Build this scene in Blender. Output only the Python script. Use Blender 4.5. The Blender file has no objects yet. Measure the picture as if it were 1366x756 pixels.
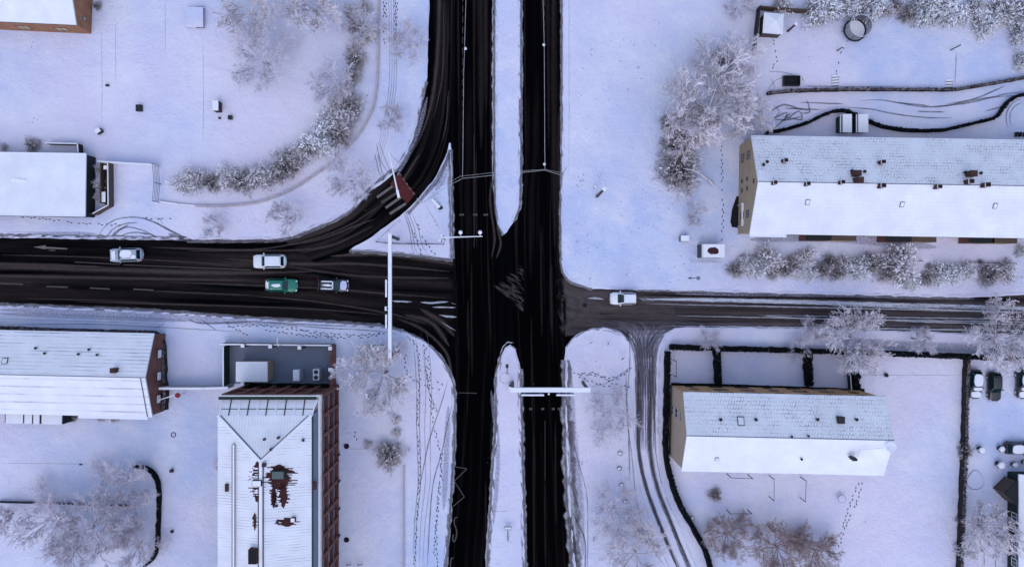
import bpy, bmesh, math, random
from mathutils import Vector, Matrix
R = random.Random(7)
C = bpy.context.scene.collection
H = 105.0          # drone height
G = 0.12           # level of the snow covered verges above the carriageway
PI = math.pi

def W(px, py, z=G):
    k = 0.1 * (H - z) / H
    return Vector(((px - 683) * k, (378 - py) * k, z))

# ------------------------------------------------------------------ materials
def new_mat(name):
    m = bpy.data.materials.new(name); m.use_nodes = True
    nt = m.node_tree; b = nt.nodes['Principled BSDF']
    return m, nt, b
def node(nt, t, **kw):
    n = nt.nodes.new(t)
    for k, v in kw.items(): setattr(n, k, v)
    return n
def L(nt, a, b): nt.links.new(a, b)
def noise(nt, vec, scale, detail=4, rough=0.55, lac=2.0):
    n = node(nt, 'ShaderNodeTexNoise'); n.inputs['Scale'].default_value = scale
    n.inputs['Detail'].default_value = detail; n.inputs['Roughness'].default_value = rough
    if vec is not None: L(nt, vec, n.inputs['Vector'])
    return n.outputs['Fac']
def ramp(nt, fac, a, b, ca=(0,0,0,1), cb=(1,1,1,1)):
    r = node(nt, 'ShaderNodeValToRGB'); r.color_ramp.elements[0].position = a; r.color_ramp.elements[1].position = b
    r.color_ramp.elements[0].color = ca; r.color_ramp.elements[1].color = cb
    L(nt, fac, r.inputs['Fac']); return r.outputs['Color']
def mix(nt, fac, a, b, t='MIX'):
    n = node(nt, 'ShaderNodeMix', data_type='RGBA', blend_type=t)
    if isinstance(fac, (int, float)): n.inputs[0].default_value = fac
    else: L(nt, fac, n.inputs[0])
    for i, v in ((6, a), (7, b)):
        if isinstance(v, (tuple, list)): n.inputs[i].default_value = (*v[:3], 1)
        else: L(nt, v, n.inputs[i])
    return n.outputs[2]
def math_(nt, op, a, b=None, clamp=False):
    n = node(nt, 'ShaderNodeMath', operation=op); n.use_clamp = clamp
    for i, v in enumerate((a, b)):
        if v is None: continue
        if isinstance(v, (int, float)): n.inputs[i].default_value = v
        else: L(nt, v, n.inputs[i])
    return n.outputs[0]
def coords(nt, which='Object', scale=(1,1,1), rot=(0,0,0)):
    t = node(nt, 'ShaderNodeTexCoord'); mp = node(nt, 'ShaderNodeMapping')
    mp.inputs['Scale'].default_value = scale; mp.inputs['Rotation'].default_value = rot
    L(nt, t.outputs[which], mp.inputs['Vector']); return mp.outputs['Vector']
def bump(nt, b, h, strength=0.4, dist=0.1):
    n = node(nt, 'ShaderNodeBump'); n.inputs['Strength'].default_value = strength; n.inputs['Distance'].default_value = dist
    L(nt, h, n.inputs['Height']); L(nt, n.outputs['Normal'], b.inputs['Normal'])

def simple(name, col, rough=0.7, metal=0.0, spec=0.3, var=0.15, scale=3.0):
    m, nt, b = new_mat(name)
    v = coords(nt)
    f = noise(nt, v, scale, 5)
    c2 = tuple(max(0, c * (1 - 2 * var)) for c in col)
    L(nt, mix(nt, f, c2, tuple(min(1, c * (1 + var)) for c in col)), b.inputs['Base Color'])
    b.inputs['Roughness'].default_value = rough; b.inputs['Metallic'].default_value = metal
    b.inputs['Specular IOR Level'].default_value = spec
    return m

SNOW_G = (0.60, 0.615, 0.68)    # thin snow over grass
SNOW_R = (0.765, 0.775, 0.845)    # deep clean snow on roofs
def snow_ground():
    m, nt, b = new_mat('snow_ground')
    v = coords(nt)
    low = noise(nt, v, 0.028, 3)
    mid = noise(nt, v, 0.16, 5, 0.6)
    c = mix(nt, ramp(nt, low, 0.38, 0.62), (0.48, 0.555, 0.775), (0.665, 0.625, 0.765))
    c = mix(nt, ramp(nt, mid, 0.42, 0.72), c, (0.70, 0.695, 0.80))
    # grass tips and soil showing through thin snow
    fine = noise(nt, v, 2.6, 6, 0.75)
    patch = noise(nt, v, 0.12, 4, 0.6)
    pm = ramp(nt, patch, 0.48, 0.62)
    sp = math_(nt, 'MULTIPLY', ramp(nt, fine, 0.60, 0.68), pm)
    c = mix(nt, math_(nt, 'MULTIPLY', sp, 0.55), c, (0.20, 0.20, 0.25))
    L(nt, c, b.inputs['Base Color'])
    b.inputs['Roughness'].default_value = 0.75; b.inputs['Specular IOR Level'].default_value = 0.2
    h = math_(nt, 'ADD', noise(nt, v, 0.5, 5, 0.6), math_(nt, 'MULTIPLY', noise(nt, v, 3.5, 4, 0.6), 0.35))
    bump(nt, b, h, 0.8, 0.3)
    return m
def snow_roof(name='snow_roof', tiles=None, amount=0.55, ribs=None, rot=0.0, col=SNOW_R):
    """clean snow; tiles=(w,h): tile edges poke through in patches; ribs=spacing along y of the object: sheet metal ribs"""
    m, nt, b = new_mat(name)
    v = coords(nt)
    low = noise(nt, v, 0.12, 4)
    c = mix(nt, ramp(nt, noise(nt, v, 0.35, 5, 0.6), 0.35, 0.7), tuple(x * 0.90 for x in col), tuple(min(1, x * 1.03) for x in col))
    h = noise(nt, v, 1.3, 4)
    if tiles:
        br = node(nt, 'ShaderNodeTexBrick'); L(nt, coords(nt, rot=(0, 0, rot)), br.inputs['Vector'])
        br.inputs['Scale'].default_value = 1.0
        br.inputs['Brick Width'].default_value = tiles[0]; br.inputs['Row Height'].default_value = tiles[1]
        br.inputs['Mortar Size'].default_value = 0.055; br.inputs['Mortar Smooth'].default_value = 0.4
        mor = br.outputs['Fac']
        n1 = noise(nt, coords(nt, scale=(0.35, 0.5, 0.5)), 1.0, 5, 0.7)
        n2 = noise(nt, v, 4.0, 3, 0.7)
        mask = math_(nt, 'MULTIPLY', ramp(nt, n1, 1 - amount - 0.08, 1 - amount + 0.12), ramp(nt, n2, 0.42, 0.6))
        faint = math_(nt, 'MULTIPLY', mor, 0.05)
        f = math_(nt, 'ADD', math_(nt, 'MULTIPLY', mor, math_(nt, 'MULTIPLY', mask, 0.75)), faint, True)
        c = mix(nt, f, c, (0.045, 0.05, 0.10))
        h = math_(nt, 'SUBTRACT', h, math_(nt, 'MULTIPLY', mor, 0.25))
    if ribs:
        wv = node(nt, 'ShaderNodeTexWave'); wv.wave_type = 'BANDS'; wv.bands_direction = 'Y'; wv.wave_profile = 'SIN'
        L(nt, coords(nt, rot=(0, 0, rot)), wv.inputs['Vector']); wv.inputs['Scale'].default_value = 0.314 / ribs
        wv.inputs['Distortion'].default_value = 0.12; wv.inputs['Detail'].default_value = 1
        line = ramp(nt, wv.outputs['Fac'], 0.86, 0.97)
        n1 = noise(nt, coords(nt, scale=(0.3, 1.2, 1)), 0.7, 4, 0.7)
        f = math_(nt, 'MULTIPLY', line, math_(nt, 'ADD', math_(nt, 'MULTIPLY', ramp(nt, n1, 0.45, 0.68), amount), 0.06), True)
        c = mix(nt, f, c, (0.10, 0.11, 0.20))
    L(nt, c, b.inputs['Base Color'])
    b.inputs['Roughness'].default_value = 0.7; b.inputs['Specular IOR Level'].default_value = 0.2
    h = math_(nt, 'ADD', h, math_(nt, 'MULTIPLY', noise(nt, v, 0.45, 3), 1.5))
    bump(nt, b, h, 0.45, 0.08)
    return m
def asphalt(name, dark, light, lo=0.5, hi=0.75, us=1.6, vs=0.035):
    """wet driven asphalt; the streaks run along the strip's own uv (u across in metres, v along in metres)"""
    m, nt, b = new_mat(name)
    v = coords(nt, 'UV', (us, vs, 1))
    f1 = noise(nt, v, 1.0, 3, 0.5)
    f2 = noise(nt, coords(nt, 'UV', (0.35, 0.02, 1)), 1.0, 3, 0.5)
    f3 = noise(nt, coords(nt, 'UV', (3.0, 0.6, 1)), 1.0, 6, 0.7)
    f = math_(nt, 'MULTIPLY', ramp(nt, f1, lo, hi), ramp(nt, f2, 0.30, 0.66))
    f = math_(nt, 'MULTIPLY', f, math_(nt, 'ADD', math_(nt, 'MULTIPLY', f3, 1.1), 0.2), True)
    L(nt, mix(nt, f, dark, light), b.inputs['Base Color'])
    b.inputs['Roughness'].default_value = 0.6; b.inputs['Specular IOR Level'].default_value = 0.0
    bump(nt, b, noise(nt, coords(nt), 25, 3), 0.3, 0.01)
    return m
def ribbon_mat(name, col, col2, strength=0.9, streak=0.5, along=0.25, soft=1.0, across=2.5, iso=0.3, isoscale=5.0):
    """a soft edged film of slush, snow or thawed ground; u 0..1 across, v metres along"""
    m, nt, b = new_mat(name)
    uv = node(nt, 'ShaderNodeUVMap'); sep = node(nt, 'ShaderNodeSeparateXYZ'); L(nt, uv.outputs[0], sep.inputs[0])
    u = sep.outputs[0]
    d = math_(nt, 'ABSOLUTE', math_(nt, 'SUBTRACT', math_(nt, 'MULTIPLY', u, 2.0), 1.0))
    prof = math_(nt, 'SUBTRACT', 1.0, d, True)
    prof = math_(nt, 'MULTIPLY', math_(nt, 'POWER', prof, soft), 1.5 if soft > 1.4 else 2.2, True)
    n1 = noise(nt, coords(nt, 'UV', (across, along, 1)), 1.5, 5, 0.65)
    n1b = noise(nt, coords(nt, 'Object'), isoscale, 4, 0.65)
    nn = math_(nt, 'ADD', math_(nt, 'MULTIPLY', n1, 1 - iso), math_(nt, 'MULTIPLY', n1b, iso))
    st = ramp(nt, nn, 0.5 - streak * 0.35, 0.5 + streak * 0.22 + 0.02)
    a = math_(nt, 'MULTIPLY', math_(nt, 'MULTIPLY', prof, st), strength, True)
    L(nt, mix(nt, noise(nt, coords(nt, 'Object'), 1.2, 5), col, col2), b.inputs['Base Color'])
    L(nt, a, b.inputs['Alpha'])
    b.inputs['Roughness'].default_value = 0.7; b.inputs['Specular IOR Level'].default_value = 0.05
    return m
def frost_mat(name, bark, frost, lo, hi):
    """twigs and leaves with rime and snow lying on their upper side"""
    m, nt, b = new_mat(name)
    g = node(nt, 'ShaderNodeNewGeometry'); sep = node(nt, 'ShaderNodeSeparateXYZ'); L(nt, g.outputs['True Normal'], sep.inputs[0])
    n1 = noise(nt, coords(nt), 2.2, 4, 0.7)
    f = math_(nt, 'ADD', math_(nt, 'MULTIPLY', sep.outputs[2], 0.35), n1)
    L(nt, mix(nt, ramp(nt, f, lo, hi), bark, frost), b.inputs['Base Color'])
    b.inputs['Roughness'].default_value = 0.8; b.inputs['Specular IOR Level'].default_value = 0.1
    return m
def glass(name, col=(0.02, 0.03, 0.045)):
    m, nt, b = new_mat(name)
    L(nt, mix(nt, noise(nt, coords(nt), 0.8, 2), col, tuple(c * 1.6 for c in col)), b.inputs['Base Color'])
    b.inputs['Roughness'].default_value = 0.08; b.inputs['Specular IOR Level'].default_value = 0.6
    return m
def brick(name, c1, c2, mortar, sc=1.0):
    m, nt, b = new_mat(name)
    t = node(nt, 'ShaderNodeTexCoord'); sep = node(nt, 'ShaderNodeSeparateXYZ'); L(nt, t.outputs['Object'], sep.inputs[0])
    cb = node(nt, 'ShaderNodeCombineXYZ'); L(nt, math_(nt, 'ADD', sep.outputs[0], sep.outputs[1]), cb.inputs[0]); L(nt, sep.outputs[2], cb.inputs[1])
    br = node(nt, 'ShaderNodeTexBrick'); L(nt, cb.outputs[0], br.inputs['Vector'])
    br.inputs['Scale'].default_value = 1; br.inputs['Brick Width'].default_value = 0.24 * sc; br.inputs['Row Height'].default_value = 0.08 * sc
    br.inputs['Mortar Size'].default_value = 0.01; br.inputs['Color1'].default_value = (*c1, 1); br.inputs['Color2'].default_value = (*c2, 1)
    br.inputs['Mortar'].default_value = (*mortar, 1)
    n = noise(nt, t.outputs['Object'], 0.7, 5)
    L(nt, mix(nt, ramp(nt, n, 0.35, 0.7), br.outputs['Color'], tuple(c * 0.6 for c in c1)), b.inputs['Base Color'])
    b.inputs['Roughness'].default_value = 0.85
    return m

M = {}
M['snow'] = snow_ground()
M['roofsnow'] = snow_roof('clean_roof_snow')
M['tilesnow'] = snow_roof('snow_on_pantiles', tiles=(0.36, 0.40), amount=0.50)
M['tilesnow2'] = snow_roof('snow_on_flat_tiles', tiles=(0.34, 0.44), amount=0.50)
M['tilesouth'] = snow_roof('deep_snow_on_tiles', tiles=(0.42, 0.42), amount=0.12)
M['ribsnow'] = snow_roof('snow_on_sheet_roof', ribs=0.45, amount=0.8)
M['ribsnow2'] = snow_roof('snow_on_seamed_roof', ribs=1.05, amount=0.5)
M['ribfine'] = snow_roof('snow_on_corrugated_roof', ribs=0.34, amount=0.6)
M['snowcap'] = simple('snow_cap', (0.78, 0.79, 0.86), 0.7, var=0.04)
M['road'] = asphalt('wet_asphalt', (0.0016, 0.0017, 0.0022), (0.008, 0.007, 0.007))
M['road_ns'] = asphalt('wet_asphalt_main', (0.0016, 0.0016, 0.0021), (0.040, 0.030, 0.030), 0.52, 0.8)
M['road_w'] = asphalt('wet_asphalt_slush', (0.0018, 0.0021, 0.0028), (0.070, 0.053, 0.050), 0.36, 0.80, 0.9, 0.03)
M['road_slip'] = asphalt('wet_asphalt_slip', (0.0018, 0.0020, 0.0026), (0.085, 0.066, 0.064), 0.46, 0.76, 1.1, 0.03)
M['road_e'] = asphalt('wet_asphalt_brown_slush', (0.018, 0.015, 0.019), (0.20, 0.160, 0.155), 0.28, 0.70, 2.0, 0.10)
M['slush'] = ribbon_mat('brown_slush', (0.085, 0.064, 0.060), (0.12, 0.093, 0.09), 0.80, 1.1, 0.05, 1.8, 1.0, 0.5, 2.5)
M['slushdim'] = ribbon_mat('thin_brown_film', (0.030, 0.023, 0.022), (0.045, 0.035, 0.034), 0.60, 1.0, 0.04, 1.7, 1.6, 0.45, 2.5)
M['slushgrey'] = ribbon_mat('grey_slush', (0.09, 0.08, 0.10), (0.26, 0.24, 0.29), 0.75, 1.1, 0.12, 1.4)
M['trackdark'] = ribbon_mat('thawed_track', (0.045, 0.045, 0.06), (0.10, 0.095, 0.115), 0.85, 0.5, 0.3)
M['trackfaint'] = ribbon_mat('faint_track', (0.22, 0.23, 0.31), (0.33, 0.34, 0.42), 0.7, 0.6, 0.4)
M['snowstrip'] = ribbon_mat('snow_left_on_road', (0.60, 0.62, 0.72), (0.70, 0.71, 0.80), 0.95, 0.5, 0.2)
M['dirtedge'] = ribbon_mat('dirty_kerb_snow', (0.06, 0.052, 0.058), (0.15, 0.13, 0.14), 0.9, 0.8, 0.9)
M['snowcrumb'] = ribbon_mat('crumbled_snow', (0.50, 0.51, 0.60), (0.65, 0.66, 0.74), 0.9, 1.0, 1.6)
M['hatch'] = ribbon_mat('churned_brown_slush', (0.035, 0.027, 0.028), (0.19, 0.155, 0.155), 0.65, 1.0, 0.4, 1.5, 6.0, 0.5, 4.0)
M['mottle'] = ribbon_mat('grass_tips_in_snow', (0.26, 0.265, 0.36), (0.40, 0.40, 0.50), 0.7, 0.5, 3.0, 1.0, 0.3, 0.85, 9.0)
M['blackwet'] = ribbon_mat('wet_black_film', (0.0018, 0.0018, 0.0023), (0.003, 0.003, 0.0035), 1.0, 0.05, 0.1)
M['paint'] = simple('worn_road_paint', (0.19, 0.16, 0.158), 0.75, var=0.48, scale=6)
M['paintdim'] = simple('dirty_road_paint', (0.075, 0.062, 0.060), 0.7, var=0.35, scale=6)
M['redpaint'] = simple('red_bike_lane', (0.095, 0.010, 0.011), 0.7, var=0.4, scale=3)
M['print'] = simple('print_hollow_shade', (0.11, 0.115, 0.16), 0.9, var=0.3)  # flat dark blue for footprints, the shade of their hollows painted in
M['galv'] = simple('galvanised_steel', (0.60, 0.62, 0.66), 0.5, 0.3, 0.4, 0.1)
M['rime'] = simple('rimed_steel', (0.78, 0.79, 0.84), 0.6, 0.0, 0.3, 0.06)
M['cable'] = simple('rimed_cable', (0.55, 0.53, 0.55), 0.7, var=0.3, scale=1.5)
M['dark'] = simple('dark_metal', (0.02, 0.022, 0.028), 0.5, 0.2)
M['black'] = simple('black_void', (0.006, 0.007, 0.009), 0.8)
M['seam'] = simple('ridge_seam_grey', (0.13, 0.14, 0.20), 0.8)
M['blue'] = simple('blue_sign', (0.02, 0.06, 0.25), 0.5)
M['brickred'] = brick('red_brown_brick', (0.165, 0.052, 0.038), (0.22, 0.074, 0.052), (0.14, 0.10, 0.09))
M['brickorange'] = brick('orange_brown_brick', (0.38, 0.155, 0.07), (0.29, 0.115, 0.05), (0.26, 0.17, 0.12))
M['ochre'] = simple('ochre_render', (0.40, 0.30, 0.20), 0.9, var=0.12, scale=0.8)
M['beige'] = simple('beige_render', (0.44, 0.33, 0.25), 0.9, var=0.1, scale=0.8)
M['orangewall'] = simple('apricot_render', (0.62, 0.34, 0.17), 0.9, var=0.2, scale=0.5)
M['darkwall'] = simple('dark_cladding', (0.012, 0.016, 0.02), 0.8)
M['greenwall'] = simple('dark_green_cladding', (0.012, 0.028, 0.026), 0.7)
M['wood'] = simple('weathered_wood', (0.105, 0.075, 0.06), 0.85, var=0.3, scale=4)
M['grey'] = simple('grey_roof_felt', (0.165, 0.20, 0.27), 0.8, var=0.12, scale=0.6)
M['concrete'] = simple('pale_concrete', (0.42, 0.40, 0.42), 0.85)
M['pink'] = simple('pinkish_kerb_stone', (0.47, 0.42, 0.46), 0.9, var=0.12)
M['chim'] = simple('brown_chimney_brick', (0.065, 0.032, 0.030), 0.9, var=0.3, scale=6)
M['glass'] = glass('window_glass')
M['glassg'] = glass('greenish_glass', (0.02, 0.05, 0.055))
M['white'] = simple('white_frame_paint', (0.75, 0.76, 0.80), 0.5, var=0.04)
M['rust'] = simple('rusty_melted_roof', (0.055, 0.013, 0.014), 0.8, var=0.4, scale=3)
M['red'] = simple('red_sign', (0.25, 0.015, 0.02), 0.6)
M['bark'] = simple('dark_bark', (0.075, 0.058, 0.052), 0.9, var=0.4, scale=8)
M['frost'] = frost_mat('rimed_twigs', (0.10, 0.074, 0.074), (0.86, 0.79, 0.87), 0.45, 0.62)
M['frostfaint'] = frost_mat('faintly_rimed_twigs', (0.17, 0.13, 0.15), (0.74, 0.69, 0.80), 0.45, 0.64)
M['frostlimb'] = frost_mat('rimed_limb', (0.09, 0.07, 0.065), (0.66, 0.62, 0.70), 0.50, 0.70)
M['browntwig'] = frost_mat('brown_twigs', (0.17, 0.11, 0.095), (0.44, 0.34, 0.34), 0.45, 0.80)
M['shrubfrost'] = frost_mat('rimed_shrub', (0.06, 0.046, 0.044), (0.84, 0.80, 0.88), 0.52, 0.68)
M['shrubbrown'] = frost_mat('brown_shrub', (0.055, 0.042, 0.040), (0.70, 0.65, 0.70), 0.60, 0.78)
M['evergreen'] = frost_mat('snowy_evergreen', (0.008, 0.013, 0.014), (0.86, 0.86, 0.94), 0.56, 0.66)
M['hedge'] = frost_mat('clipped_hedge', (0.005, 0.007, 0.008), (0.16, 0.16, 0.20), 0.93, 1.25)
M['hedgebrown'] = frost_mat('bare_hedge', (0.030, 0.024, 0.024), (0.30, 0.26, 0.30), 0.66, 1.0)
M['rubber'] = simple('tyre_rubber', (0.01, 0.01, 0.012), 0.8)
M['carglass'] = glass('car_glass', (0.004, 0.016, 0.020))
M['lampglass'] = simple('headlight_glass', (0.6, 0.62, 0.68), 0.2, 0, 0.6)
def carpaint(name, col): 
    m = simple(name, col, 0.3, 0.0, 0.5, 0.04); m.node_tree.nodes['Principled BSDF'].inputs['Coat Weight'].default_value = 0.3
    return m
M['net'] = None
def net_mat():
    m, nt, b = new_mat('trampoline_net')
    L(nt, mix(nt, noise(nt, coords(nt), 2, 2), (0.05, 0.055, 0.065), (0.12, 0.12, 0.13)), b.inputs['Base Color'])
    b.inputs['Alpha'].default_value = 0.62; b.inputs['Roughness'].default_value = 0.9
    return m
M['net'] = net_mat()

# ------------------------------------------------------------------ mesh builder
class MB:
    def __init__(s): s.v = []; s.f = []; s.m = []; s.uv = {}
    def add(s, verts, faces, mi=0):
        o = len(s.v); s.v.extend([tuple(v) for v in verts])
        for f in faces: s.f.append(tuple(i + o for i in f)); s.m.append(mi)
    def box(s, c, d, rz=0.0, mi=0, taper=1.0):
        hx, hy, hz = d[0] / 2, d[1] / 2, d[2] / 2; vs = []
        cz, sz = math.cos(rz), math.sin(rz)
        for z, t in ((-hz, 1.0), (hz, taper)):
            for x, y in ((-hx, -hy), (hx, -hy), (hx, hy), (-hx, hy)):
                x *= t; y *= t
                vs.append((c[0] + x * cz - y * sz, c[1] + x * sz + y * cz, c[2] + z))
        s.add(vs, [(0,3,2,1), (4,5,6,7), (0,1,5,4), (1,2,6,5), (2,3,7,6), (3,0,4,7)], mi)
        return s
    def bar(s, a, b, w, h, mi=0):
        a = Vector(a); b = Vector(b); d = (b - a).normalized()
        up = Vector((0,0,1)) if abs(d.z) < 0.95 else Vector((0,1,0))
        x = d.cross(up).normalized() * (w / 2); y = x.cross(d).normalized() * (h / 2)
        vs = []
        for p in (a, b): vs += [p - x - y, p + x - y, p + x + y, p - x + y]
        s.add(vs, [(0,3,2,1), (4,5,6,7), (0,1,5,4), (1,2,6,5), (2,3,7,6), (3,0,4,7)], mi); return s
    def tube(s, pts, rads, n=6, mi=0, caps=True):
        pts = [Vector(p) for p in pts]; rings = []
        for i, p in enumerate(pts):
            d = (pts[min(i + 1, len(pts) - 1)] - pts[max(i - 1, 0)])
            d = d.normalized() if d.length > 1e-9 else Vector((0,0,1))
            up = Vector((0,0,1)) if abs(d.z) < 0.9 else Vector((1,0,0))
            x = d.cross(up).normalized(); y = d.cross(x)
            r = rads[i] if isinstance(rads, (list, tuple)) else rads
            rings.append([p + x * (r * math.cos(2*PI*k/n)) + y * (r * math.sin(2*PI*k/n)) for k in range(n)])
        vs = [v for r in rings for v in r]; fs = []
        for i in range(len(pts) - 1):
            for k in range(n):
                a = i * n + k; b = i * n + (k + 1) % n; fs.append((a, b, b + n, a + n))
        if caps: fs += [tuple(range(n))[::-1], tuple(range((len(pts)-1)*n, len(pts)*n))]
        s.add(vs, fs, mi); return s
    def prism(s, poly, z0, z1, mi=0, top=None):
        n = len(poly); vs = [(p[0], p[1], z0) for p in poly] + [(p[0], p[1], z1) for p in poly]
        s.add(vs, [tuple(range(n))[::-1]], mi)
        s.add(vs, [tuple(range(n, 2*n))], mi if top is None else top)
        s.add(vs, [(i, (i+1) % n, (i+1) % n + n, i + n) for i in range(n)], mi); return s
    def ball(s, c, r, sq=1.0, mi=0, jit=0.0, n=7, m=4):
        vs = [(c[0], c[1], c[2] + r[2])]
        for j in range(1, m):
            ph = PI * j / m
            for k in range(n):
                q = 1 + R.uniform(-jit, jit); a = 2*PI*k/n
                vs.append((c[0] + r[0]*q*math.sin(ph)*math.cos(a), c[1] + r[1]*q*math.sin(ph)*math.sin(a), c[2] + r[2]*math.cos(ph)))
        vs.append((c[0], c[1], c[2] - r[2])); fs = []
        for k in range(n): fs.append((0, 1 + k, 1 + (k+1) % n))
        for j in range(m - 2):
            for k in range(n):
                a = 1 + j*n + k; b = 1 + j*n + (k+1) % n; fs.append((a, a + n, b + n, b))
        e = len(vs) - 1
        for k in range(n): fs.append((e, 1 + (m-2)*n + (k+1) % n, 1 + (m-2)*n + k))
        s.add(vs, fs, mi); return s
    def build(s, name, mats, parent=None, origin=(0,0,0), smooth=False, fixn=True):
        me = bpy.data.meshes.new(name); o = Vector(origin)
        me.from_pydata([(v[0]-o.x, v[1]-o.y, v[2]-o.z) for v in s.v], [], s.f)
        if not isinstance(mats, (list, tuple)): mats = [mats]
        for m in mats: me.materials.append(m)
        if len(mats) > 1: me.polygons.foreach_set('material_index', s.m)
        if s.uv:
            ul = me.uv_layers.new(name='UVMap')
            for pi, p in enumerate(me.polygons):
                if pi in s.uv:
                    for li, uvv in zip(p.loop_indices, s.uv[pi]): ul.data[li].uv = uvv
        if fixn and len(s.f) < 20000:
            bm = bmesh.new(); bm.from_mesh(me); bmesh.ops.recalc_face_normals(bm, faces=bm.faces); bm.to_mesh(me); bm.free()
        if smooth:
            me.polygons.foreach_set('use_smooth', [True] * len(me.polygons)); me.set_sharp_from_angle(angle=math.radians(38))
        me.update()
        ob = bpy.data.objects.new(name, me); C.objects.link(ob)
        if parent is not None: ob.parent = parent
        else: ob.location = o
        return ob

def tag(o, label, cat, group=None, kind=None):
    o['label'] = label; o['category'] = cat
    if group: o['group'] = group
    if kind: o['kind'] = kind
    return o
def struct(o, kind='structure', label=None):
    o['kind'] = kind
    if label: o['label'] = label
    return o
def thing(name, label, cat, loc=(0,0,0), rz=0.0, group=None):
    e = bpy.data.objects.new(name, None); C.objects.link(e); e.location = loc; e.rotation_euler = (0,0,rz); e.empty_display_size = 0.3
    return tag(e, label, cat, group)
def copy_tree(o, loc, rz=0.0, sc=1.0, label=None, group=None, cat=None):
    r = o.copy(); C.objects.link(r); r.location = loc; r.rotation_euler = (0,0,rz)
    r.scale = (sc, sc, sc) if isinstance(sc, (int, float)) else sc
    if label: r['label'] = label
    if group: r['group'] = group
    if cat: r['category'] = cat
    for ch in list(o.children):
        c = ch.copy(); C.objects.link(c); c.parent = r
        for g in list(ch.children):
            d = g.copy(); C.objects.link(d); d.parent = c
    return r

def catmull(pts, step):
    """resample a polyline smoothly, step in the units of pts"""
    P = [Vector((p[0], p[1])) for p in pts]; out = []
    for i in range(len(P) - 1):
        p0 = P[max(i-1, 0)]; p1 = P[i]; p2 = P[i+1]; p3 = P[min(i+2, len(P)-1)]
        d = (p2 - p1).length; n = max(1, int(d / step))
        if d > 600: n = 2; p0 = p1; p3 = p2
        for k in range(n):
            t = k / n
            if d > 600: out.append(p1.lerp(p2, t)); continue
            # centripetal-ish: clamp tangents
            t1 = (p2 - p0) * 0.5; t2 = (p3 - p1) * 0.5
            if t1.length > d: t1 = t1.normalized() * d
            if t2.length > d: t2 = t2.normalized() * d
            a = 2*t**3 - 3*t**2 + 1; b = t**3 - 2*t**2 + t; c_ = -2*t**3 + 3*t**2; e = t**3 - t**2
            out.append(p1*a + t1*b + p2*c_ + t2*e)
    out.append(P[-1]); return out

# ------------------------------------------------------------------ ground and roads
bm_ = MB(); bm_.add([(-1500,-1500,-0.06), (1500,-1500,-0.06), (1500,1500,-0.06), (-1500,1500,-0.06)], [(0,1,2,3)])
struct(bm_.build('ground', M['snow']), label='flat snow covered land reaching to the horizon')

def px0(p): v = W(p[0], p[1], 0); return (v.x, v.y)
A = MB()
poly = [(440,-2500), (830,-2500), (830,370), (4000,340), (4000,560), (830,470), (830,3300), (440,3300), (440,470), (-2500,470), (-2500,280), (440,300)]
A.add([(*px0(p), 0.0) for p in poly], [tuple(range(len(poly)))]); A.uv[0] = [(p[0]*.1, p[1]*.1) for p in poly]
struct(A.build('road', M['road']), label='black wet asphalt of the road junction')

def strip(name, pairs, z, mat, label, smooth=True):
    """a lane surface from pairs of edge points (pixel plan, side a then side b)"""
    As = catmull([p[0] for p in pairs], 10 ** 6 if not smooth else 10 ** 6)
    mb = MB(); rows = []
    for (a, b) in pairs: rows.append((Vector(px0(a)), Vector(px0(b))))
    dist = 0; last = None; n = 6
    vs = []; uvs = []
    for (a, b) in rows:
        c = (a + b) / 2
        if last is not None: dist += (c - last).length
        last = c
        w = (b - a).length
        for k in range(n + 1):
            p = a.lerp(b, k / n); vs.append((p.x, p.y, z)); uvs.append(((k / n - 0.5) * w + 40, dist))
    fs = []
    for i in range(len(rows) - 1):
        for k in range(n):
            q = i * (n + 1) + k; f = (q, q + 1, q + n + 2, q + n + 1)
            mb.uv[len(fs)] = [uvs[j] for j in f]; fs.append(f)
    mb.add(vs, fs); return struct(mb.build(name, mat, fixn=False), label=label)
def densify(edge, n):
    """n points evenly along a smooth edge"""
    P = catmull(edge, 6); d = [0]
    for i in range(1, len(P)): d.append(d[-1] + (P[i] - P[i-1]).length)
    out = []; j = 0
    for k in range(n):
        t = d[-1] * k / (n - 1)
        while j < len(d) - 2 and d[j+1] < t: j += 1
        s = (t - d[j]) / max(1e-6, d[j+1] - d[j]); out.append(tuple(P[j].lerp(P[j+1], min(1, max(0, s)))))
    return out
def ys(tab): return [((a, y), (b, y)) for (y, a, b) in tab]
def xs(tab): return [((x, a), (x, b)) for (x, a, b) in tab]
strip('road', xs([(-2500, 300, 400), (0, 315, 408), (140, 316, 412), (250, 318, 418), (342, 318, 426), (420, 318, 430), (470, 333, 434), (530, 339, 440), (600, 343, 445), (612, 343, 445)]), 0.004, M['road_w'], 'slushy road joining the junction past the four cars')
strip('road', xs([(744, 355, 450), (770, 375, 446), (800, 384, 440), (900, 387, 438), (1026, 390, 438), (1200, 394, 442), (1366, 390, 449), (3500, 372, 500)]), 0.004, M['road_e'], 'brown slushy side street with the white van')
slipL = [(574,-2500), (574,-300), (573,0), (571,60), (567,109), (557,157), (548,190), (527,228), (493,257), (461,287), (415,308), (378,320)]
slipR = [(604,-2500), (604,-300), (603,0), (602,100), (600,160), (592,200), (575,240), (556,265), (540,285), (500,318), (466,336), (420,350)]
strip('road', list(zip([slipL[0]] + densify(slipL[1:], 40), [slipR[0]] + densify(slipR[1:], 40))), 0.008, M['road_slip'], 'curving slip lane with the red crossing patch')
strip('road', ys([(-2500,603,660), (0,603,661), (190,603,661), (345,604,664), (450,607,668), (525,608,663), (566,606,662), (660,602,657), (756,594,651), (3200,450,510)]), 0.012, M['road_ns'], 'straight dark carriageway beside the slip lane')
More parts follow.
